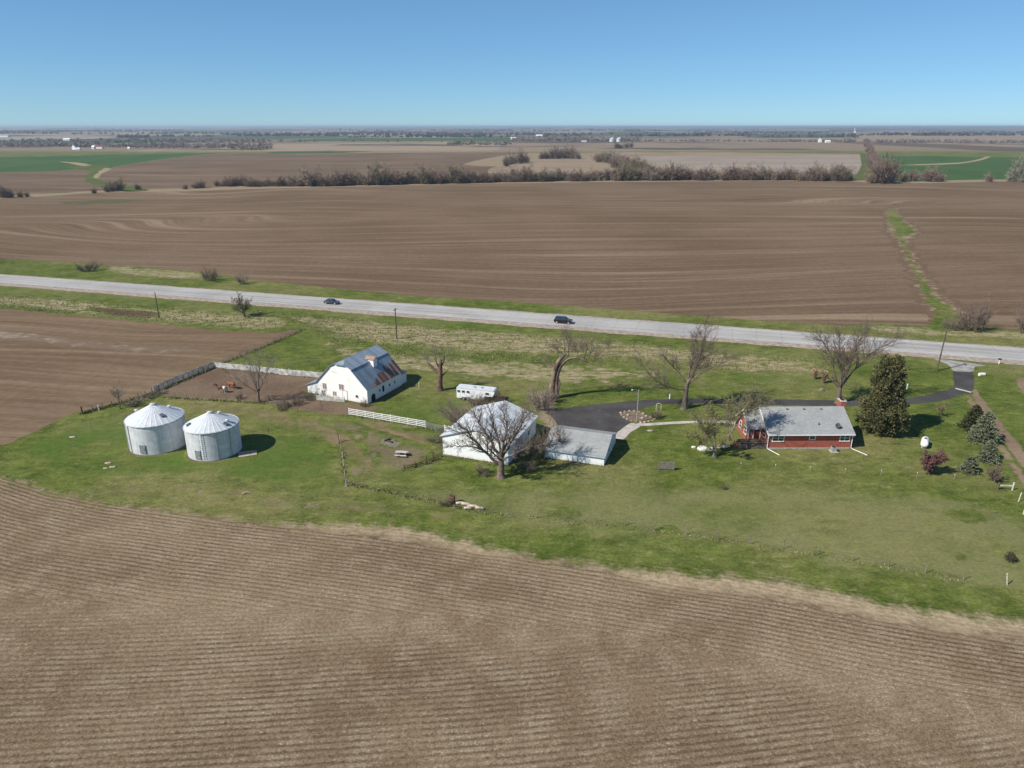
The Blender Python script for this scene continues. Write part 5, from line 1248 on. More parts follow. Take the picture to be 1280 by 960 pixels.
for i, (px, lab) in enumerate(((764.8, 'left of two far silver bins above the clump'), (773.4, 'right of two far silver bins above the clump'))):
    p = G(px, 178.0); t = thing('far_grain_bin', lab, 'grain bin', (p.x, p.y, 0), 0, 'far silver bins')
    m = MB(); m.lathe([(8, 0), (8, 12)], 24); m.build('wall', M_BIN, t); m = MB(); m.lathe([(8.3, 12), (.5, 16)], 24); m.build('roof', M_BINROOF, t)
# the pale road that climbs the far rise
fr = [G(1069, 167.6), G(1068, 161.2)]
m = MB(); vs = []
for i in range(30):
    p = fr[0].lerp(fr[1], i / 29); w = 10
    for s in (-w, w): vs.append((p.x + s, p.y, max(hz(p.x - w, p.y), hz(p.x + w, p.y)) + 2.5))
m.add(vs, [(2 * i, 2 * i + 1, 2 * i + 3, 2 * i + 2) for i in range(29)]); fo = m.build('far_road', plain('far_gravel', (.62, .60, .57), .1)); fo['kind'] = 'structure'

# ================================================================== POLES AND FENCES
M_POLE = plain('pole_wood', (.105, .080, .062), .3, 2.0, .9)
def utility_pole(label, loc, h, lean=(0, 0), rz=RANG, arm=True):
    t = thing('utility_pole', label, 'utility pole', loc, rz, 'poles along the road')
    top = Vector((lean[0], lean[1], h)); m = MB(); m.tube([Vector((0, 0, -.2)), top], [.17, .11], 9, cap=True); m.build('pole', M_POLE, t)
    if arm:
        u = top * .94; m = MB(); m.box(u.x - .06, u.y - 1.1, u.z - .06, u.x + .06, u.y + 1.1, u.z + .06); a = m.build('crossarm', M_POLE, t)
        for s in (-1.0, -.4, .4, 1.0):
            m = MB(); m.lathe([(.05, 0), (.05, .1), (.02, .16)], 8, (u.x, u.y + s, u.z + .06)); m.build('insulator', plain('insulator_grey', (.3, .3, .3), .1), a)
    return t
utility_pole('leaning utility pole beside the driveway mouth', G(1171, 463.5), 9.5, (.35, .2))
utility_pole('utility pole in the meadow behind the barn', G(496, 424), 8.0)
utility_pole('utility pole by the bare bank at far left', G(199, 398), 7.3, arm=False)
lp = thing('yard_light', 'tall yard light pole at the stone-edged bed by the walk', 'lamp post', G(796, 528))
m = MB(); m.tube([Vector((0, 0, 0)), Vector((0, 0, 6.3))], [.13, .09], 9, cap=True); m.build('pole', plain('light_pole_wood', (.25, .22, .19), .25), lp)
m = MB(); m.tube([Vector((0, 0, 6.0)), Vector((-.5, 0, 6.25)), Vector((-1.0, 0, 6.25))], [.035] * 3, 6, cap=True); ar = m.build('arm', M_GREYMETAL, lp)
m = MB(); m.lathe([(.02, .14), (.12, .12), (.2, 0), (.12, -.12), (.0, -.14)], 12, (-1.15, 0, 6.2)); m.build('lamp_head', plain('lamp_grey', (.45, .45, .44), .1), ar)

def rail_fence(name, label, pts, h, nposts, rails, mat, post=.07, rail=(.02, .07), cat='fence', lean=.0, seed=1, gaps=()):
    rnd = random.Random(seed); t = thing(name, label, cat, (pts[0].x, pts[0].y, 0)); o = pts[0]
    P = [Vector((p.x - o.x, p.y - o.y, 0)) for p in pts]
    segs = [(a, b) for a, b in zip(P, P[1:])]; Ls = [(b - a).length for a, b in segs]; tot = sum(Ls)
    def at(d):
        for (a, b), l in zip(segs, Ls):
            if d <= l + 1e-6: return a.lerp(b, min(1, d / l))
            d -= l
        return P[-1]
    pos = [at(tot * i / (nposts - 1)) for i in range(nposts)]
    for p in pos:
        m = MB(); l = Vector((rnd.gauss(0, lean), rnd.gauss(0, lean), h * rnd.uniform(.96, 1.08) * 1.06)); m.rod(p, p + l, post, 6, post * .9); m.build('post', mat, t)
    for zf in rails:
        m = MB()
        for i, (a, b) in enumerate(zip(pos, pos[1:])):
            if i in gaps: continue
            d = (b - a).normalized(); s = Vector((-d.y, d.x, 0)); z = zf * h + rnd.gauss(0, lean * .3); z2 = zf * h + rnd.gauss(0, lean * .3)
            q = [a - s * post * 1.0, b - s * post * 1.0]
            vs = [Vector((q[0].x, q[0].y, z - rail[1])), Vector((q[1].x, q[1].y, z2 - rail[1])), Vector((q[1].x, q[1].y, z2 + rail[1])), Vector((q[0].x, q[0].y, z + rail[1]))]
            m.add(vs + [v - s * rail[0] * 2 for v in vs], [(0, 1, 2, 3), (7, 6, 5, 4), (0, 4, 5, 1), (2, 6, 7, 3), (0, 3, 7, 4), (1, 5, 6, 2)])
        m.build('rail', mat, t)
    return t
rail_fence('white_rail_fence', 'bright white four-rail fence running from barn to machine shed', [G(436.5, 518.5), G(532, 534.6)], 1.25, 10, (.22, .48, .74, 1.0), M_WHITE, .075, (.02, .06))
gt = rail_fence('metal_gate', 'grey tubular gate at the right end of the white fence', [G(533, 534.8), G(555, 539.8)], 1.2, 3, (.12, .28, .44, .6, .76, .92), M_STEEL, .05, (.02, .025), 'gate')
rail_fence('white_rail_fence', 'short white fence stub between gate and machine shed', [G(556, 540), G(566, 541.6)], 1.2, 3, (.22, .48, .74, 1.0), M_WHITE, .08, (.02, .06))
M_WASHED = plain('whitewashed_boards', (.47, .46, .44), .35, 1.2, .9)
rail_fence('board_fence', 'whitewashed board fence along the back of the corral', [G(268, 459.5), G(310, 463.5), G(360, 469), G(408, 473)], 1.35, 17, (.10, .26, .42, .58, .74, .90), M_WASHED, .09, (.02, .085), lean=.02, seed=3)
M_GREYBOARD = plain('grey_boards', (.37, .355, .33), .4, 1.2, .9)
rail_fence('board_fence', 'weathered grey board fence along the left side of the corral', [G(267, 460), G(240, 470.5), G(212, 482), G(193, 491.5)], 1.3, 13, (.10, .28, .46, .64, .82, .98), M_GREYBOARD, .09, (.02, .08), lean=.04, seed=4)
rail_fence('wire_fence', 'old wire fence with dark posts left of the grain bins', [G(191, 493), G(160, 505), G(126, 512), G(103, 517)], 1.25, 9, (.4, .7, .98), M_WOOD, .08, (.006, .008), lean=.06, seed=5)
rail_fence('wire_fence', 'low rail fence along the field edge running to the corral corner', [G(270, 458), G(320, 438), G(380, 412)], .9, 14, (.5, .95), M_WOOD, .06, (.015, .03), lean=.04, seed=6)
rail_fence('wire_fence', 'wire fence with pale-topped posts along the stubble field edge', [G(*p) for p in ((600, 640), (655, 646), (717, 653), (760, 653), (809, 662), (861, 669), (910, 677), (959, 683), (1016, 693), (1070, 702), (1134, 713), (1204, 725))], 1.25, 16, (.35, .65, .95), plain('fence_post_grey', (.22, .19, .15), .4, 2.0), .055, (.004, .006), lean=.03, seed=7)
rail_fence('wire_fence', 'sparse wire fence beside the rough grass behind the stump', [G(430, 604), (G(470, 614)), G(520, 622), G(560, 630)], 1.1, 7, (.5, .95), M_WOOD, .045, (.004, .006), lean=.04, seed=8)
rail_fence('post_row_fence', 'line of pale posts left of the picnic table', [G(425.5, 552), G(428, 570), G(431, 592), G(433, 608)], 1.1, 6, (), plain('pale_post', (.42, .38, .32), .4, 2.0), .075, (.004, .006), lean=.07, seed=9)
rail_fence('wire_fence', 'low broken rail fence between machine shed and picnic table', [G(552, 571), G(540, 577), G(527, 583), G(505, 588)], 1.0, 5, (.3, .6), M_BROWNWOOD, .07, (.02, .05), lean=.05, seed=10)
rail_fence('corral_rail', 'thin corral fence with bare posts above the right grain bin', [G(205, 497), G(245, 502), G(300, 503.5), G(333, 504), G(372, 515)], 1.2, 12, (.6, .95), M_WOOD, .06, (.006, .01), lean=.04, seed=11)
rail_fence('barnyard_fence', 'low white board fence across the front of the barn', [G(396, 500), G(415, 501.5), G(431, 503)], 1.1, 6, (.15, .38, .6, .85), M_WASHED, .07, (.02, .08), lean=.02, seed=12)
def post(label, px, py, h, r, mat, lean=(0, 0), name='post', cat='post'):
    m = MB(); m.rod((0, 0, -.05), (lean[0], lean[1], h), r, 8, r * .92); m.rod((lean[0], lean[1], h), (lean[0], lean[1], h + .03), r * 1.12, 8); o = m.build(name, mat); o.location = G(px, py); tag(o, label, cat)
M_PALEPOST = plain('bleached_post', (.52, .49, .44), .3, 2.0)
rail_fence('lawn_wire_fence', 'thin white-topped posts in a line across the lawn below the house', [G(925.6, 585), G(1029, 590.5), G(1137, 596), G(1192, 600)], .75, 7, (), plain('thin_post', (.30, .28, .22), .2), .022, lean=.02, seed=21)
for ch_ in [o for o in COL.objects if o.parent and o.parent.name == 'lawn_wire_fence']:
    tp_ = max((v.co for v in ch_.data.vertices), key=lambda c: c.z); m = MB(); m.lathe([(.03, 0), (.06, .05), (.05, .12), (0, .13)], 8, (tp_.x, tp_.y, tp_.z - .05)); m.build('insulator', M_WHITE, ch_)

post('leaning pale post alone near the stubble field edge at right', 1259, 731, 1.5, .07, M_PALEPOST, (-.35, 0))
post('upper pale post at the right edge below the hitching rail', 1273, 627, 1.4, .08, M_PALEPOST, (.12, 0))
post('lower pale post at the right edge of the pasture', 1279, 643, 1.4, .09, M_PALEPOST, (.08, 0))
post('dark leaning post at the left end of the pale post row', 424.5, 553, 2.2, .07, M_BROWNWOOD, (-.25, 0))
post('white marker post in the lawn left of the driveway mouth', 1133.5, 486.5, 1.1, .12, M_WHITE)
post('dark corner post at the left end of the old wire fence', 103, 517.5, 1.5, .16, M_BROWNWOOD)
post('pale corner post inside the old wire fence', 124, 513, 1.0, .14, M_PALEPOST)
post('grey post in the grass right of the barn annexe', 524, 484.5, 1.2, .10, M_PALEPOST)
post('dark thin post in front of the barn door', 402, 513, 2.0, .05, M_BROWNWOOD)
post('dark post in the shadow of the right grain bin', 336, 542, 1.2, .06, M_BROWNWOOD)
post('white post standing by the trunk of the tall driveway tree', 837, 498.5, .9, .12, M_WHITE)
post('pair-end dark gate post left of machine shed', 533, 581, 1.6, .10, M_BROWNWOOD)
post('second dark gate post against the machine shed corner', 541, 577, 1.7, .09, M_BROWNWOOD, (.05, 0))
# hitching rail
hr_ = thing('hitching_rail', 'pale hitching rail with one dark post by the spruce row', 'rail', G(1247, 612), R(-6))
m = MB(); m.rod((0, 0, 0), (0, 0, 1.15), .14, 8); m.build('post', M_BROWNWOOD, hr_)
m = MB(); m.rod((2.0, 0, 0), (2.0, 0, 1.25), .11, 8); m.build('post', M_PALEPOST, hr_)
m = MB(); m.box(.14, -.05, .62, 1.9, .05, .80); m.build('rail', M_PALEPOST, hr_)
# grey wooden panel
wp = thing('lawn_screen', 'grey slatted wooden screen standing on the lawn below the garage', 'screen', G(823, 587.5), R(-4))
for u in (0, 2.35): m = MB(); m.box(u - .06, -.06, 0, u + .06, .06, 1.6); m.build('post', M_WOOD, wp)
for i in range(6): m = MB(); m.box(.06, -.03, .16 + i * .22, 2.29, .02, .34 + i * .22); m.build('slat', M_WOOD, wp)

# ================================================================== SMALL THINGS
# picnic table
pic = thing('picnic_table', 'weathered grey picnic table on the worn grass', 'picnic table', G(502, 570), R(-8))
for i in range(5): m = MB(); m.box(-.95, -.38 + i * .155, .72, .95, -.38 + i * .155 + .14, .765); m.build('tabletop_plank', M_PALEWOOD if i % 2 else M_WASHED, pic)
for s in (-1, 1):
    m = MB(); m.box(-.95, s * .72 - .13, .42, .95, s * .72 + .13, .46); m.build('bench_seat', M_WASHED, pic)
    m = MB(); m.box(s * .7 - .05, -.78, .34, s * .7 + .05, .78, .415); m.box(s * .7 - .05, -.36, .64, s * .7 + .05, .36, .718); m.build('cross_beam', M_WOOD, pic)
    for q in (-1, 1):
        m = MB(); m.rod((s * .7, q * .66, 0), (s * .7, q * .25, .70), .05, 6); m.build('leg', M_WOOD, pic)
# propane tank
pt_ = thing('propane_tank', 'white propane tank with dark valve dome on the lawn', 'tank', G(1155, 558), R(58))
m = MB(); r = .58; prof = [(0.0, -1.45)] + [(r * math.sin(t * math.pi / 12), -1.0 - .45 * math.cos(t * math.pi / 12)) for t in range(1, 7)] + [(r * math.cos(t * math.pi / 12), 1.0 + .45 * math.sin(t * math.pi / 12)) for t in range(0, 6)] + [(0.0, 1.45)]
m.lathe(prof, 22); m.v = [(z, x, y + .82) for x, y, z in m.v]; m.build('tank', plain('tank_white', (.80, .80, .79), .04, 2, .4), pt_, True)
m = MB(); m.lathe([(.22, 1.36), (.22, 1.52), (.12, 1.62), (0, 1.63)], 14); m.build('valve_dome', plain('dome_grey', (.12, .12, .12), .1), pt_, True)
for u in (-.75, .75): m = MB(); m.box(u - .12, -.4, 0, u + .12, .4, .36); m.build('foot', m_conc, pt_)
# mailbox by the road
mb = thing('mailbox', 'white mailbox with dark top at the road right of the driveway', 'mailbox', G(1248.5, 455), RANG)
m = MB(); m.rod((0, 0, 0), (0, 0, 1.0), .09, 8); m.build('post', M_WHITE, mb)
m = MB(); m.prism([(-.14, 1.0), (.14, 1.0), (.14, 1.18), (.1, 1.28), (0, 1.33), (-.1, 1.28), (-.14, 1.18)], -.32, .32, 'x'); m.build('box', M_BLACK, mb)
dr_ = MB(); dr_.tube([Vector((-.6, 0, .36)), Vector((.6, .1, .36))], [.36, .36], 14, cap=True); cu = dr_.build('culvert_drum', plain('drum_white', (.62, .60, .56), .2), None); cu.location = G(1227, 470); tag(cu, 'white drum lying in the ditch right of the driveway', 'drum')
# garden arch
ga = MB(); ga.tube([Vector((.45 * math.cos(math.pi * (1 - t / 10)), 0, 1.15 + .45 * math.sin(math.pi * (t / 10)))) for t in range(11)], [.04] * 11, 5)
ga.rod((-.45, 0, 0), (-.45, 0, 1.15), .04, 5); ga.rod((.45, 0, 0), (.45, 0, 1.15), .04, 5)
o = ga.build('garden_arch', plain('arch_white', (.6, .58, .5), .1)); o.location = G(823, 514); tag(o, 'pale garden arch in the grass beside the driveway', 'garden arch')
# stones round the bed
def stone_mesh(seed, name):
    rnd = random.Random(seed); m = MB(); vs = []; n = 8
    for i, (zz, rr) in enumerate(((0, .85), (.35, 1), (.75, .75), (.95, .35))):
        for j in range(n): vs.append((rr * math.cos(6.283 * j / n) * rnd.uniform(.75, 1.15), rr * math.sin(6.283 * j / n) * rnd.uniform(.7, 1.1), zz * rnd.uniform(.8, 1.1)))
    fs = [(i * n + j, i * n + (j + 1) % n, (i + 1) * n + (j + 1) % n, (i + 1) * n + j) for i in range(3) for j in range(n)] + [tuple(range(3 * n, 4 * n))]
    m.add(vs, fs); return m.build(name, M_STONE, None, True)
ring = [(777, 519), (780, 522), (784, 524.5), (789, 526.5), (776, 516.5), (781, 514.6), (787, 514), (793, 514), (799, 515), (804, 517.5), (808, 520.5), (813, 521.5), (818, 523.5), (816, 526), (811, 527), (806, 528), (801, 528.6), (785, 519), (803, 523)]
sr = random.Random(3); st0 = stone_mesh(1, 'bed_stone')
for i, (px, py) in enumerate(ring):
    s = sr.uniform(.18, .38); o = st0 if i == 0 else dup(st0, G(px, py), sr.random() * 6, (s, s, s * .8))
    if i == 0: o.location = G(px, py); o.scale = (s, s, s * .8)
    tag(o, 'pale edging stone around the flower bed at the yard light', 'stone', 'edging stones of the bed')
sheet('flower_bed', PX([(776, 517), (787, 513.5), (800, 515), (812, 521), (817, 525), (803, 528), (788, 526.5), (779, 522)]), .028, plain('bed_soil', (.16, .12, .08), .3, 1.0), step=.4, jag=.1, grid=2)
for (px, py, s, lab) in ((879, 562, 1.15, 'large white boulder left of the budding tree trunk'), (888, 563, .8, 'smaller white boulder against the budding tree trunk'), (906, 559, .6, 'pale boulder behind the budding tree towards the deck'), (867, 559.5, .45, 'small white rock at the left end of the boulders')):
    o = stone_mesh(int(px), 'boulder'); o.location = G(px, py); o.scale = (s, s * .7, s * .75); o.data.materials[0] = plain('white_rock', (.62, .60, .56), .25, 1.5, bump=.4); tag(o, lab, 'boulder')
for (px, py, s, lab) in ((135.5, 579, .5, 'upper pale concrete chunk in the grass left of bins'), (141, 584, .5, 'lower pale concrete chunk in the grass left of bins'), (132, 585.5, .35, 'flat pale chunk beside the concrete chunks'), (812.5, 538.5, .45, 'white flat stone on the lawn by the walk'), (91, 546.5, .5, 'long pale board-like stone in the left lawn')):
    o = stone_mesh(int(py), 'concrete_chunk'); o.location = G(px, py); o.scale = (s * 1.3, s * .8, s * .35); tag(o, lab, 'rubble')
# wooden platform by the bins
pl = thing('wooden_platform', 'flat pale plank platform on the grass beside the right bin', 'platform', G(300, 572), R(20))
for i in range(2):
    m = MB(); m.box(-.2, i * 1.02, .05, 2.6, i * 1.02 + .95, .12); m.build('plank_panel', M_PALEWOOD, pl)
for u in (.1, 1.2, 2.3): m = MB(); m.box(u, -.02, 0, u + .1, 2.0, .049); m.build('bearer', M_WOOD, pl)
# stump and logs
sm = MB(); sm.lathe([(.55, -.05), (.42, .3), (.40, 1.25), (.30, 1.22), (.28, .9), (0, .9)], 14); o = sm.build('tree_stump', plain('stump_bark', (.10, .055, .038), .4, 3, bump=.5), None, True); o.location = G(565.5, 629); tag(o, 'hollow rusty-brown stump at the left end of the logs', 'stump')
lg0 = MB(); lg0.tube([Vector((-.7, 0, .22)), Vector((0, .03, .24)), Vector((.7, 0, .22))], [.2, .22, .19], 9, cap=True); lg0 = lg0.build('log', plain('bleached_log', (.40, .34, .27), .4, 2.5, bump=.4), None, True)
LG = [(576, 630.5, .1, 1.0, 'bleached log nearest the hollow stump'), (583, 632, -.3, 1.0, 'second bleached log from the hollow stump'), (588, 634, .5, .8, 'short log lying across the middle of the log row'), (593, 634.6, -.2, 1.0, 'bleached log fourth along the row from the stump'), (600, 636.5, -.15, .9, 'log at the far end of the row from the stump'), (585, 636.5, -.1, .8, 'log in front of the log row')]
for i, (px, py, a, s, lab) in enumerate(LG):
    o = lg0 if i == 0 else dup(lg0, G(px, py), a, s, lab)
    if i == 0: o.location = G(px, py); o.rotation_euler = (0, 0, a)
    tag(o, lab, 'log', 'logs in a row by the stump')
# debris on ash pile
for (px, py, a, s, lab) in ((484, 551, .6, .8, 'charred log on the larger ash patch'), (488, 553, -.5, .7, 'second charred log crossing on the ash patch')):
    o = dup(lg0, G(px, py), a, s, lab, 'charred logs'); o.data = lg0.data.copy(); o.data.materials[0] = plain('charred_wood', (.07, .045, .035), .4); o.name = 'charred_log'
o = stone_mesh(5, 'flower_stump'); o.location = G(1027, 488.5); o.scale = (.6, .5, .6); o.data.materials[0] = M_WOOD; tag(o, 'grey stump below the ornamental grass behind the house', 'stump')
bw = MB(); bw.tube([Vector((0, 0, .1)), Vector((.5, .2, .3)), Vector((1.1, .3, .12))], [.1, .09, .05], 6, cap=True); o = bw.build('pale_branch', M_PALEWOOD); o.location = G(303, 618); tag(o, 'pale fallen branch on the grass below the bins', 'branch')

# ---- horse trailer
tr = thing('horse_trailer', 'white gooseneck horse trailer parked behind the machine shed', 'trailer', G(571, 499.5), R(-16))
TL, TW, T0, T1 = 5.6, 2.2, .45, 2.45
m = MB(); m.prism([(0, T0), (TL - .2, T0), (TL + .05, 1.25), (TL + 1.7, 1.3), (TL + 2.1, T1 - .25), (TL + 1.9, T1), (0, T1)], -TW / 2, TW / 2, 'y'); m.v = [(x, y + TW / 2, z) for x, y, z in m.v]
m.build('body', plain('trailer_white', (.78, .79, .80), .05, 2, .35, .1), tr)
m = MB(); m.box(-.06, -.05, T1 + .004, TL + 1.8, TW + .05, T1 + .06); rf = m.build('roof', plain('trailer_roof', (.66, .67, .68), .12, 1.5, .4, .2), tr)
for u in (3.4, 4.9): m = MB(); m.box(u - .2, .9, T1 + .062, u + .2, 1.3, T1 + .16); m.build('roof_vent', M_GREYMETAL, rf)
for a, w in ((.45, .5), (1.4, .5), (2.35, .5), (6.2, .6)): window(tr, 'front', (a, -.003, 1.85), w, .32, .05, 0, 0, M_DARK, M_STEEL)
m = MB(); m.box(3.0, -.02, .5, 3.8, -.004, 2.1); m.build('door', plain('trailer_door', (.66, .68, .69), .08, 2, .4, .2), tr)
m = MB(); m.box(1.0, -.12, .62, 2.7, -.004, .80); m.build('fender', M_STEEL, tr)
for u in (1.4, 2.3):
    for y in (.02, TW - .02):
        m = MB(); m.rod((u, y - .1, .36), (u, y + .1, .36), .36, 16); w = m.build('wheel', M_BLACK, tr)
        m = MB(); m.rod((u, y - .115, .36), (u, y + .115, .36), .2, 12); m.build('rim', M_STEEL, w)
m = MB(); m.rod((TL + 1.2, TW / 2, 0), (TL + 1.2, TW / 2, 1.3), .06, 8); m.build('hitch_leg', M_GREYMETAL, tr)

# ---- cars
def paint(name, c, rough=.25):
    t = NT(name); n = t.noise(t.obj(), 3, 3); t.color(t.mix(t.step(n, .3, .7), c, tuple(x * 1.25 for x in c))).set(Roughness=rough, Metallic=.3); t.b.inputs['Specular IOR Level'].default_value = .5; t.b.inputs['Coat Weight'].default_value = .5; return t.m
def car(name, label, loc, rz, L, wd, belt, top, cab, hood, col, silver):
    """cab = (rear base, rear top, front top, front base) along x from the rear"""
    t = thing(name, label, 'car', loc, rz)
    pr = [(0.05, .32), (L - .12, .30), (L, .45), (L - .03, hood - .18), (L - .25, hood - .04), (cab[3], belt), (cab[0], belt), (.06, belt - .08), (0, .6)]
    m = MB(); n = len(pr); vs = []
    for s, ins in ((-1, .0), (-1, .0), (1, .0)): pass
    # body as lofted sections, narrower at sills and nose
    def sec(y, k): return [(x + (.06 * (1 if x < L / 2 else -1)) * k, y, z) for x, z in pr]
    ys = [(-wd / 2, 1.0), (-wd / 2 + .12, .0), (wd / 2 - .12, .0), (wd / 2, 1.0)]
    for y, k in ys: vs += sec(y, k)
    fs = [tuple(range(n - 1, -1, -1)), tuple(range(3 * n, 4 * n))]
    for r in range(3): fs += [(r * n + i, r * n + (i + 1) % n, (r + 1) * n + (i + 1) % n, (r + 1) * n + i) for i in range(n)]
    m.add(vs, fs); body = m.build('body', col, t)
    w0, w1 = wd / 2 - .08, wd / 2 - .26
    vs = [(cab[0], -w0, belt), (cab[3], -w0, belt), (cab[3], w0, belt), (cab[0], w0, belt), (cab[1], -w1, top - .07), (cab[2], -w1, top - .07), (cab[2], w1, top - .07), (cab[1], w1, top - .07)]
    m = MB(); m.add(vs, [(0, 1, 5, 4), (1, 2, 6, 5), (2, 3, 7, 6), (3, 0, 4, 7), (4, 5, 6, 7)]); cabn = m.build('window', M_GLASS, t)
    m = MB(); m.box(cab[1] - .06, -w1 - .04, top - .068, cab[2] + .05, w1 + .04, top); m.build('roof', col, t)
    m = MB()
    for s in (-1, 1):
        for (x0, x1) in ((cab[0], cab[1]), (cab[3], cab[2]), ((cab[0] + cab[3]) / 2, (cab[1] + cab[2]) / 2)): m.rod((x0, s * (w0 + .01), belt), (x1, s * (w1 + .015), top - .05), .04, 5)
    m.build('pillar', col, t)
    for x in (.85, L - .85):
        for s in (-1, 1):
            m = MB(); m.rod((x, s * (wd / 2 - .2), .33), (x, s * (wd / 2 + .015), .33), .34, 18); w = m.build('wheel', M_BLACK, t)
            m = MB(); m.rod((x, s * (wd / 2 - .19), .33), (x, s * (wd / 2 + .03), .33), .21, 12); m.build('rim', silver, w)
    ml = plain('headlight_glass', (.7, .7, .68), .05, 2, .15); tl_ = plain('tail_light', (.35, .03, .03), .1, 2, .2)
    for s in (-1, 1):
        m = MB(); m.box(L - .16, s * (wd / 2 - .38) - .2, hood - .32, L - .02, s * (wd / 2 - .38) + .2, hood - .15); m.build('headlight', ml, t)
        m = MB(); m.box(-.015, s * (wd / 2 - .2) - .1, belt - .38, .09, s * (wd / 2 - .2) + .1, belt - .1); m.build('taillight', tl_, t)
        m = MB(); m.box(cab[3] - .45, s * (wd / 2 + .08) - .08, belt, cab[3] - .25, s * (wd / 2 + .08) + .08, belt + .14); m.build('mirror', col, t)
    m = MB(); m.box(-.03, -.26, .62, .03, .26, .76); m.build('licence_plate', M_WHITE, t)
    return t
M_RIM = plain('wheel_rim', (.6, .6, .62), .1, 4, .35, .6)
p = G(406.4, 379.6); car('sedan', 'dark blue-grey car farther left on the highway', (p.x, p.y, .13), RANG, 4.6, 1.8, .92, 1.46, (.35, 1.1, 2.7, 3.5), .90, paint('blue_grey_paint', (.035, .042, .065)), M_RIM)
p = G(693, 403.4); car('suv', 'black sport utility vehicle on the highway ahead of the sedan', (p.x, p.y, .13), RANG, 4.9, 1.92, 1.02, 1.70, (.12, .45, 3.0, 3.75), 1.05, paint('black_paint', (.010, .010, .012)), M_RIM)

# ---- horses
def horse(label, loc, rz, mat, maneM, pose=0, s=1.0):
    me = bpy.data.meshes.new('horse'); V = []; E = []; Rr = []
    def v(p, r, par=None):
        V.append(p); Rr.append(r); i = len(V) - 1
        if par is not None: E.append((par, i))
        return i
    # x forward; withers about 1.5 m
    pel = v((-.62, 0, 1.20), (.30, .31)); loin = v((-.25, 0, 1.20), (.30, .32), pel); barrel = v((.12, 0, 1.14), (.32, .36), loin); chest = v((.5, 0, 1.16), (.27, .34), barrel)
    up = .0 if pose == 0 else -.75
    neck0 = v((.78, 0, 1.38 + up * .25), (.17, .24), chest); neck1 = v((1.05, 0, 1.62 + up * .75), (.12, .18), neck0); poll = v((1.22, 0, 1.80 + up * 1.15), (.10, .13), neck1)
    h1 = v((1.40, 0, 1.70 + up * 1.3), (.095, .125), poll); muz = v((1.64, 0, 1.50 + up * 1.38), (.06, .07), h1)
    for sy in (-1, 1): v((1.17, sy * .07, 1.98 + up * 1.12), (.022, .03), poll)
    rump = v((-.85, 0, 1.15), (.20, .24), pel)
    for sy in (-1, 1):
        f = .10 if sy > 0 else -.12
        hip = v((-.72, sy * .17, 1.0), (.15, .2), pel); st = v((-.60 + f, sy * .18, .74), (.10, .13), hip); hk = v((-.84 + f, sy * .17, .50), (.055, .07), st); can = v((-.80 + f, sy * .17, .18), (.038, .042), hk); ho = v((-.74 + f, sy * .17, .02), (.055, .065), can)
        sh = v((.52, sy * .16, .98), (.12, .16), chest); kn = v((.56 - f, sy * .16, .50), (.058, .062), sh); fc = v((.55 - f, sy * .16, .17), (.036, .04), kn); fh = v((.60 - f, sy * .16, .02), (.055, .062), fc)
    me.from_pydata(V, E, []); o = bpy.data.objects.new('horse_rig', me); COL.objects.link(o)
    sk = o.modifiers.new('s', 'SKIN'); lay = me.skin_vertices[0].data
    for i, r in enumerate(Rr): lay[i].radius = r; lay[i].use_root = (i == 0)
    ss = o.modifiers.new('u', 'SUBSURF'); ss.levels = 2; ss.render_levels = 2
    dg = bpy.context.evaluated_depsgraph_get(); nm = bpy.data.meshes.new_from_object(o.evaluated_get(dg)); bpy.data.objects.remove(o)
    nm.polygons.foreach_set('use_smooth', [True] * len(nm.polygons)); nm.materials.clear(); nm.materials.append(mat)
    h = bpy.data.objects.new('horse', nm); COL.objects.link(h); h.location = loc; h.rotation_euler = (0, 0, rz); h.scale = (s,) * 3; tag(h, label, 'horse', 'horses in the corral')
    m = MB(); 
    q = [Vector(V[i]) for i in (neck0, neck1, poll)]
    for i in range(14):
        t = i / 13 * 2; j = min(int(t), 1); a = q[j].lerp(q[j + 1], t - j) + Vector((-.13, 0, .13)); m.tube([a, a + Vector((-.05, .1, -.05)), a + Vector((-.04, .17, -.26))], [.04, .035, .01], 4)
    m.build('mane', maneM, h)
    m = MB(); m.tube([Vector((-1.0, 0, 1.25)), Vector((-1.17, 0, 1.1)), Vector((-1.2, 0, .75)), Vector((-1.15, 0, .42))], [.05, .08, .09, .02], 7); m.build('tail', maneM, h, True)
    return h
def m_horse(name, base, white):
    t = NT(name); v = t.obj(); x, y, z = t.sep(v)
    f = t.math('ADD', t.noise(v, 1.4, 2), t.step(x, -.25, -.7, 0, .28))
    c = t.mix(t.step(t.noise(v, 5, 3), .3, .7), base, tuple(k * 1.3 for k in base))
    if white: c = t.mix(t.step(f, .62, .66), c, (.68, .64, .58)); c = t.mix(t.step(z, .45, .38), c, (.6, .56, .5))
    c = t.mix(t.step(x, 1.05, 1.3), c, tuple(k * .35 for k in base)) if white else c
    t.color(c).set(Roughness=.6); return t.m
p = G(277.5, 491); horse('bay and white pinto horse standing in the corral, head to the left', p, R(172), m_horse('pinto_coat', (.11, .038, .022), True), M_BLACK, 0)
p = G(290, 486); horse('plain reddish sorrel horse grazing behind the pinto horse', p, R(150), m_horse('sorrel_coat', (.20, .068, .034), False), plain('red_mane', (.15, .05, .03), .2), 1)

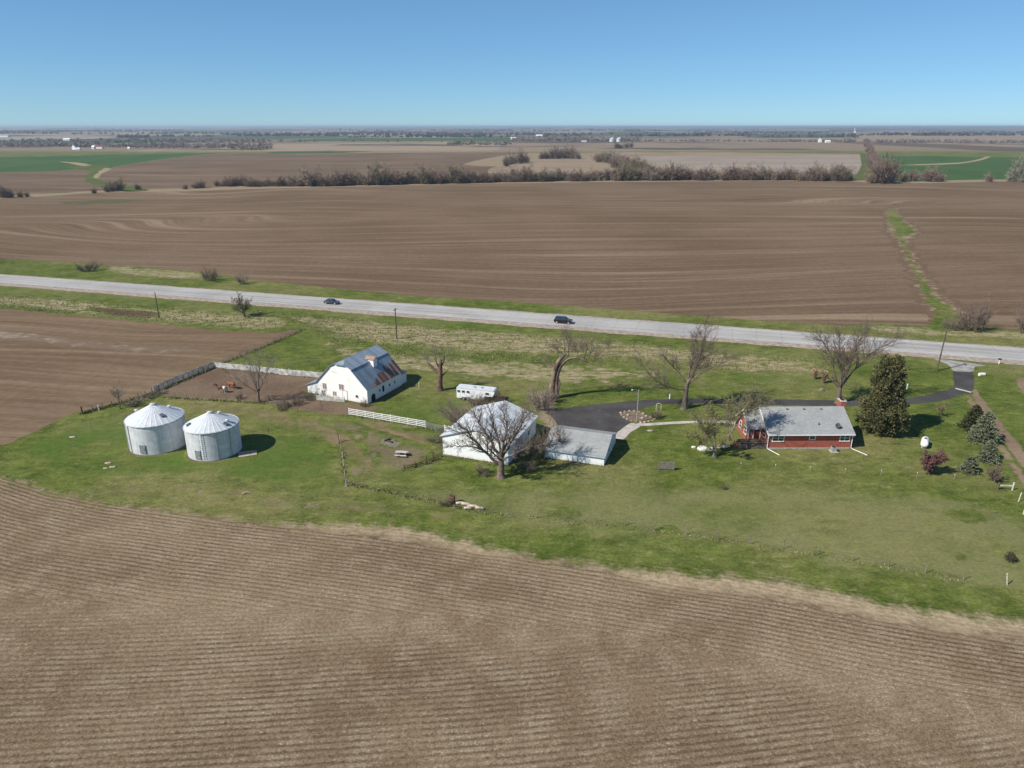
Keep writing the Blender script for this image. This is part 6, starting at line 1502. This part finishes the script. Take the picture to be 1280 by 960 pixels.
# ---- rough grass tufts that stand up in the meadow and along fences
def tufts():
    rnd = random.Random(12); mt = NT('tuft_straw'); v = mt.pos()
    mt.color(mt.mix(mt.step(mt.noise(v, .35, 4, .7), .40, .60), (.38, .31, .19), (.15, .17, .05))).set(Roughness=.95); M = mt.m
    m = MB()
    areas = [([(300, 384), (480, 402), (760, 424), (1010, 450), (1045, 462), (930, 468), (760, 455), (560, 455), (420, 440), (385, 410)], 5000, .26), ([(0, 368), (200, 384), (380, 404), (330, 414), (190, 402), (0, 386)], 1800, .26),
             ]
    for poly, n, s in areas:
        pts = np.array([tuple(G(*p).xy) for p in poly]); x0, y0 = pts.min(0); x1, y1 = pts.max(0); k = 0; g = 0
        while k < n and g < n * 30:
            g += 1; x, y = rnd.uniform(x0, x1), rnd.uniform(y0, y1)
            if mnoise.noise((x * .5, y * .9, 7.7)) < -.25: continue
            if not inside(np.array([[x, y]]), pts)[0]: continue
            k += 1
            for j in range(3):
                a = rnd.random() * 6.283; w = s * rnd.uniform(.25, .5); h = s * rnd.uniform(.6, 1.5); c, sn = math.cos(a), math.sin(a); lx, ly = rnd.gauss(0, .25) * s, rnd.gauss(0, .25) * s
                m.add([(x - c * w, y - sn * w, .01), (x + c * w, y + sn * w, .01), (x + c * w * .3 + lx, y + sn * w * .3 + ly, h)], [(0, 1, 2)])
    for (a_, b_), dens, s in (((G(436, 519), G(566, 542)), 9, .22), ((G(268, 460), G(193, 492)), 16, .34), ((G(268, 460), G(408, 473.5)), 9, .25), ((G(191, 493), G(103, 517.5)), 22, .36), ((G(380, 412), G(320, 438)), 12, .3), ((G(320, 438), G(270, 458)), 12, .3), ((G(600, 640), G(861, 669)), 6, .2), ((G(861, 669), G(1204, 725)), 6, .2), ((G(430, 604), G(600, 640)), 10, .26), ((G(205, 497), G(333, 504.5)), 12, .26), ((G(553, 571), G(505, 588)), 12, .26), ((G(554, 570), G(634, 581)), 10, .2), ((G(681, 573), G(755, 583)), 8, .16), ((G(425, 552), G(433, 608)), 8, .22)):
        n = int((b_ - a_).length * dens)
        for k in range(n):
            q = a_.lerp(b_, rnd.random()); x, y = q.x + rnd.gauss(0, .28), q.y + rnd.gauss(0, .28)
            for j in range(3):
                an = rnd.random() * 6.283; w = s * rnd.uniform(.25, .5); h = s * rnd.uniform(.5, 1.5); c, sn = math.cos(an), math.sin(an)
                m.add([(x - c * w, y - sn * w, .01), (x + c * w, y + sn * w, .01), (x + c * w * .3 + rnd.gauss(0, .2) * s, y + sn * w * .3, h)], [(0, 1, 2)])
    o = m.build('tall_grass', M); tag(o, 'tall dry grass tufts in the meadow and along the fences', 'grass', None, 'stuff')
tufts()

# ================================================================== AIR, LIGHT, CAMERA
HAZE = True
if HAZE:
    m = MB(); m.box(-60000, -800, -60, 60000, 64000, 62)
    o = m.build('haze', None if False else plain('tmp', (1, 1, 1))); o['kind'] = 'stuff'
    mat = bpy.data.materials.new('haze_air'); mat.use_nodes = True; nt = mat.node_tree; nt.nodes.clear()
    ou = nt.nodes.new('ShaderNodeOutputMaterial'); vo = nt.nodes.new('ShaderNodeVolumePrincipled')
    vo.inputs['Color'].default_value = (.64, .76, .90, 1); vo.inputs['Density'].default_value = 8.5e-5; vo.inputs['Anisotropy'].default_value = .2
    nt.links.new(vo.outputs[0], ou.inputs['Volume']); o.data.materials[0] = mat

SE, SHAD = R(42.5), R(28)          # elevation; direction in which shadows fall
sd = Vector((-math.cos(SHAD) * math.cos(SE), -math.sin(SHAD) * math.cos(SE), math.sin(SE)))
sl = bpy.data.lights.new('sun', 'SUN'); sl.energy = 5.0; sl.angle = R(.53); sl.color = (1, .945, .85)
so = bpy.data.objects.new('sun', sl); COL.objects.link(so); so.rotation_euler = (-sd).to_track_quat('-Z', 'Y').to_euler(); so.location = (-50, -50, 200)
wd = bpy.data.worlds.new('World'); sc.world = wd; wd.use_nodes = True; nt = wd.node_tree; nt.nodes.clear()
ou = nt.nodes.new('ShaderNodeOutputWorld'); bg = nt.nodes.new('ShaderNodeBackground'); sk = nt.nodes.new('ShaderNodeTexSky')
sk.sky_type = 'NISHITA'; sk.sun_disc = False; sk.sun_elevation = SE; sk.sun_rotation = math.atan2(sd.x, sd.y) % (2 * math.pi)
sk.altitude = 3000; sk.air_density = 1.0; sk.dust_density = .3; sk.ozone_density = 8.0
gm = nt.nodes.new('ShaderNodeGamma'); gm.inputs[1].default_value = .68
tn = nt.nodes.new('ShaderNodeMix'); tn.data_type = 'RGBA'; tn.blend_type = 'MULTIPLY'; tn.inputs[0].default_value = 1.0; tn.inputs[7].default_value = (1.07, 1.45, 1.62, 1)
nt.links.new(sk.outputs[0], gm.inputs[0]); nt.links.new(gm.outputs[0], tn.inputs[6])
nt.links.new(tn.outputs[2], bg.inputs[0]); bg.inputs[1].default_value = .098; nt.links.new(bg.outputs[0], ou.inputs[0])

cd = bpy.data.cameras.new('camera'); co = bpy.data.objects.new('camera', cd); COL.objects.link(co)
cd.sensor_fit = 'HORIZONTAL'; cd.sensor_width = 36; cd.lens = F / W * 36; cd.clip_start = .5; cd.clip_end = 120000
co.location = (0, 0, H); co.rotation_euler = (math.pi / 2 - TH, 0, 0); sc.camera = co
vs_ = sc.view_settings; vs_.view_transform = 'Standard'; vs_.look = 'None'; vs_.exposure = .35; vs_.gamma = 1; vs_.use_curve_mapping = False
sc.cycles.max_bounces = 5; sc.cycles.volume_bounces = 0; sc.cycles.transparent_max_bounces = 4
sc.cycles.volume_step_rate = 1.0
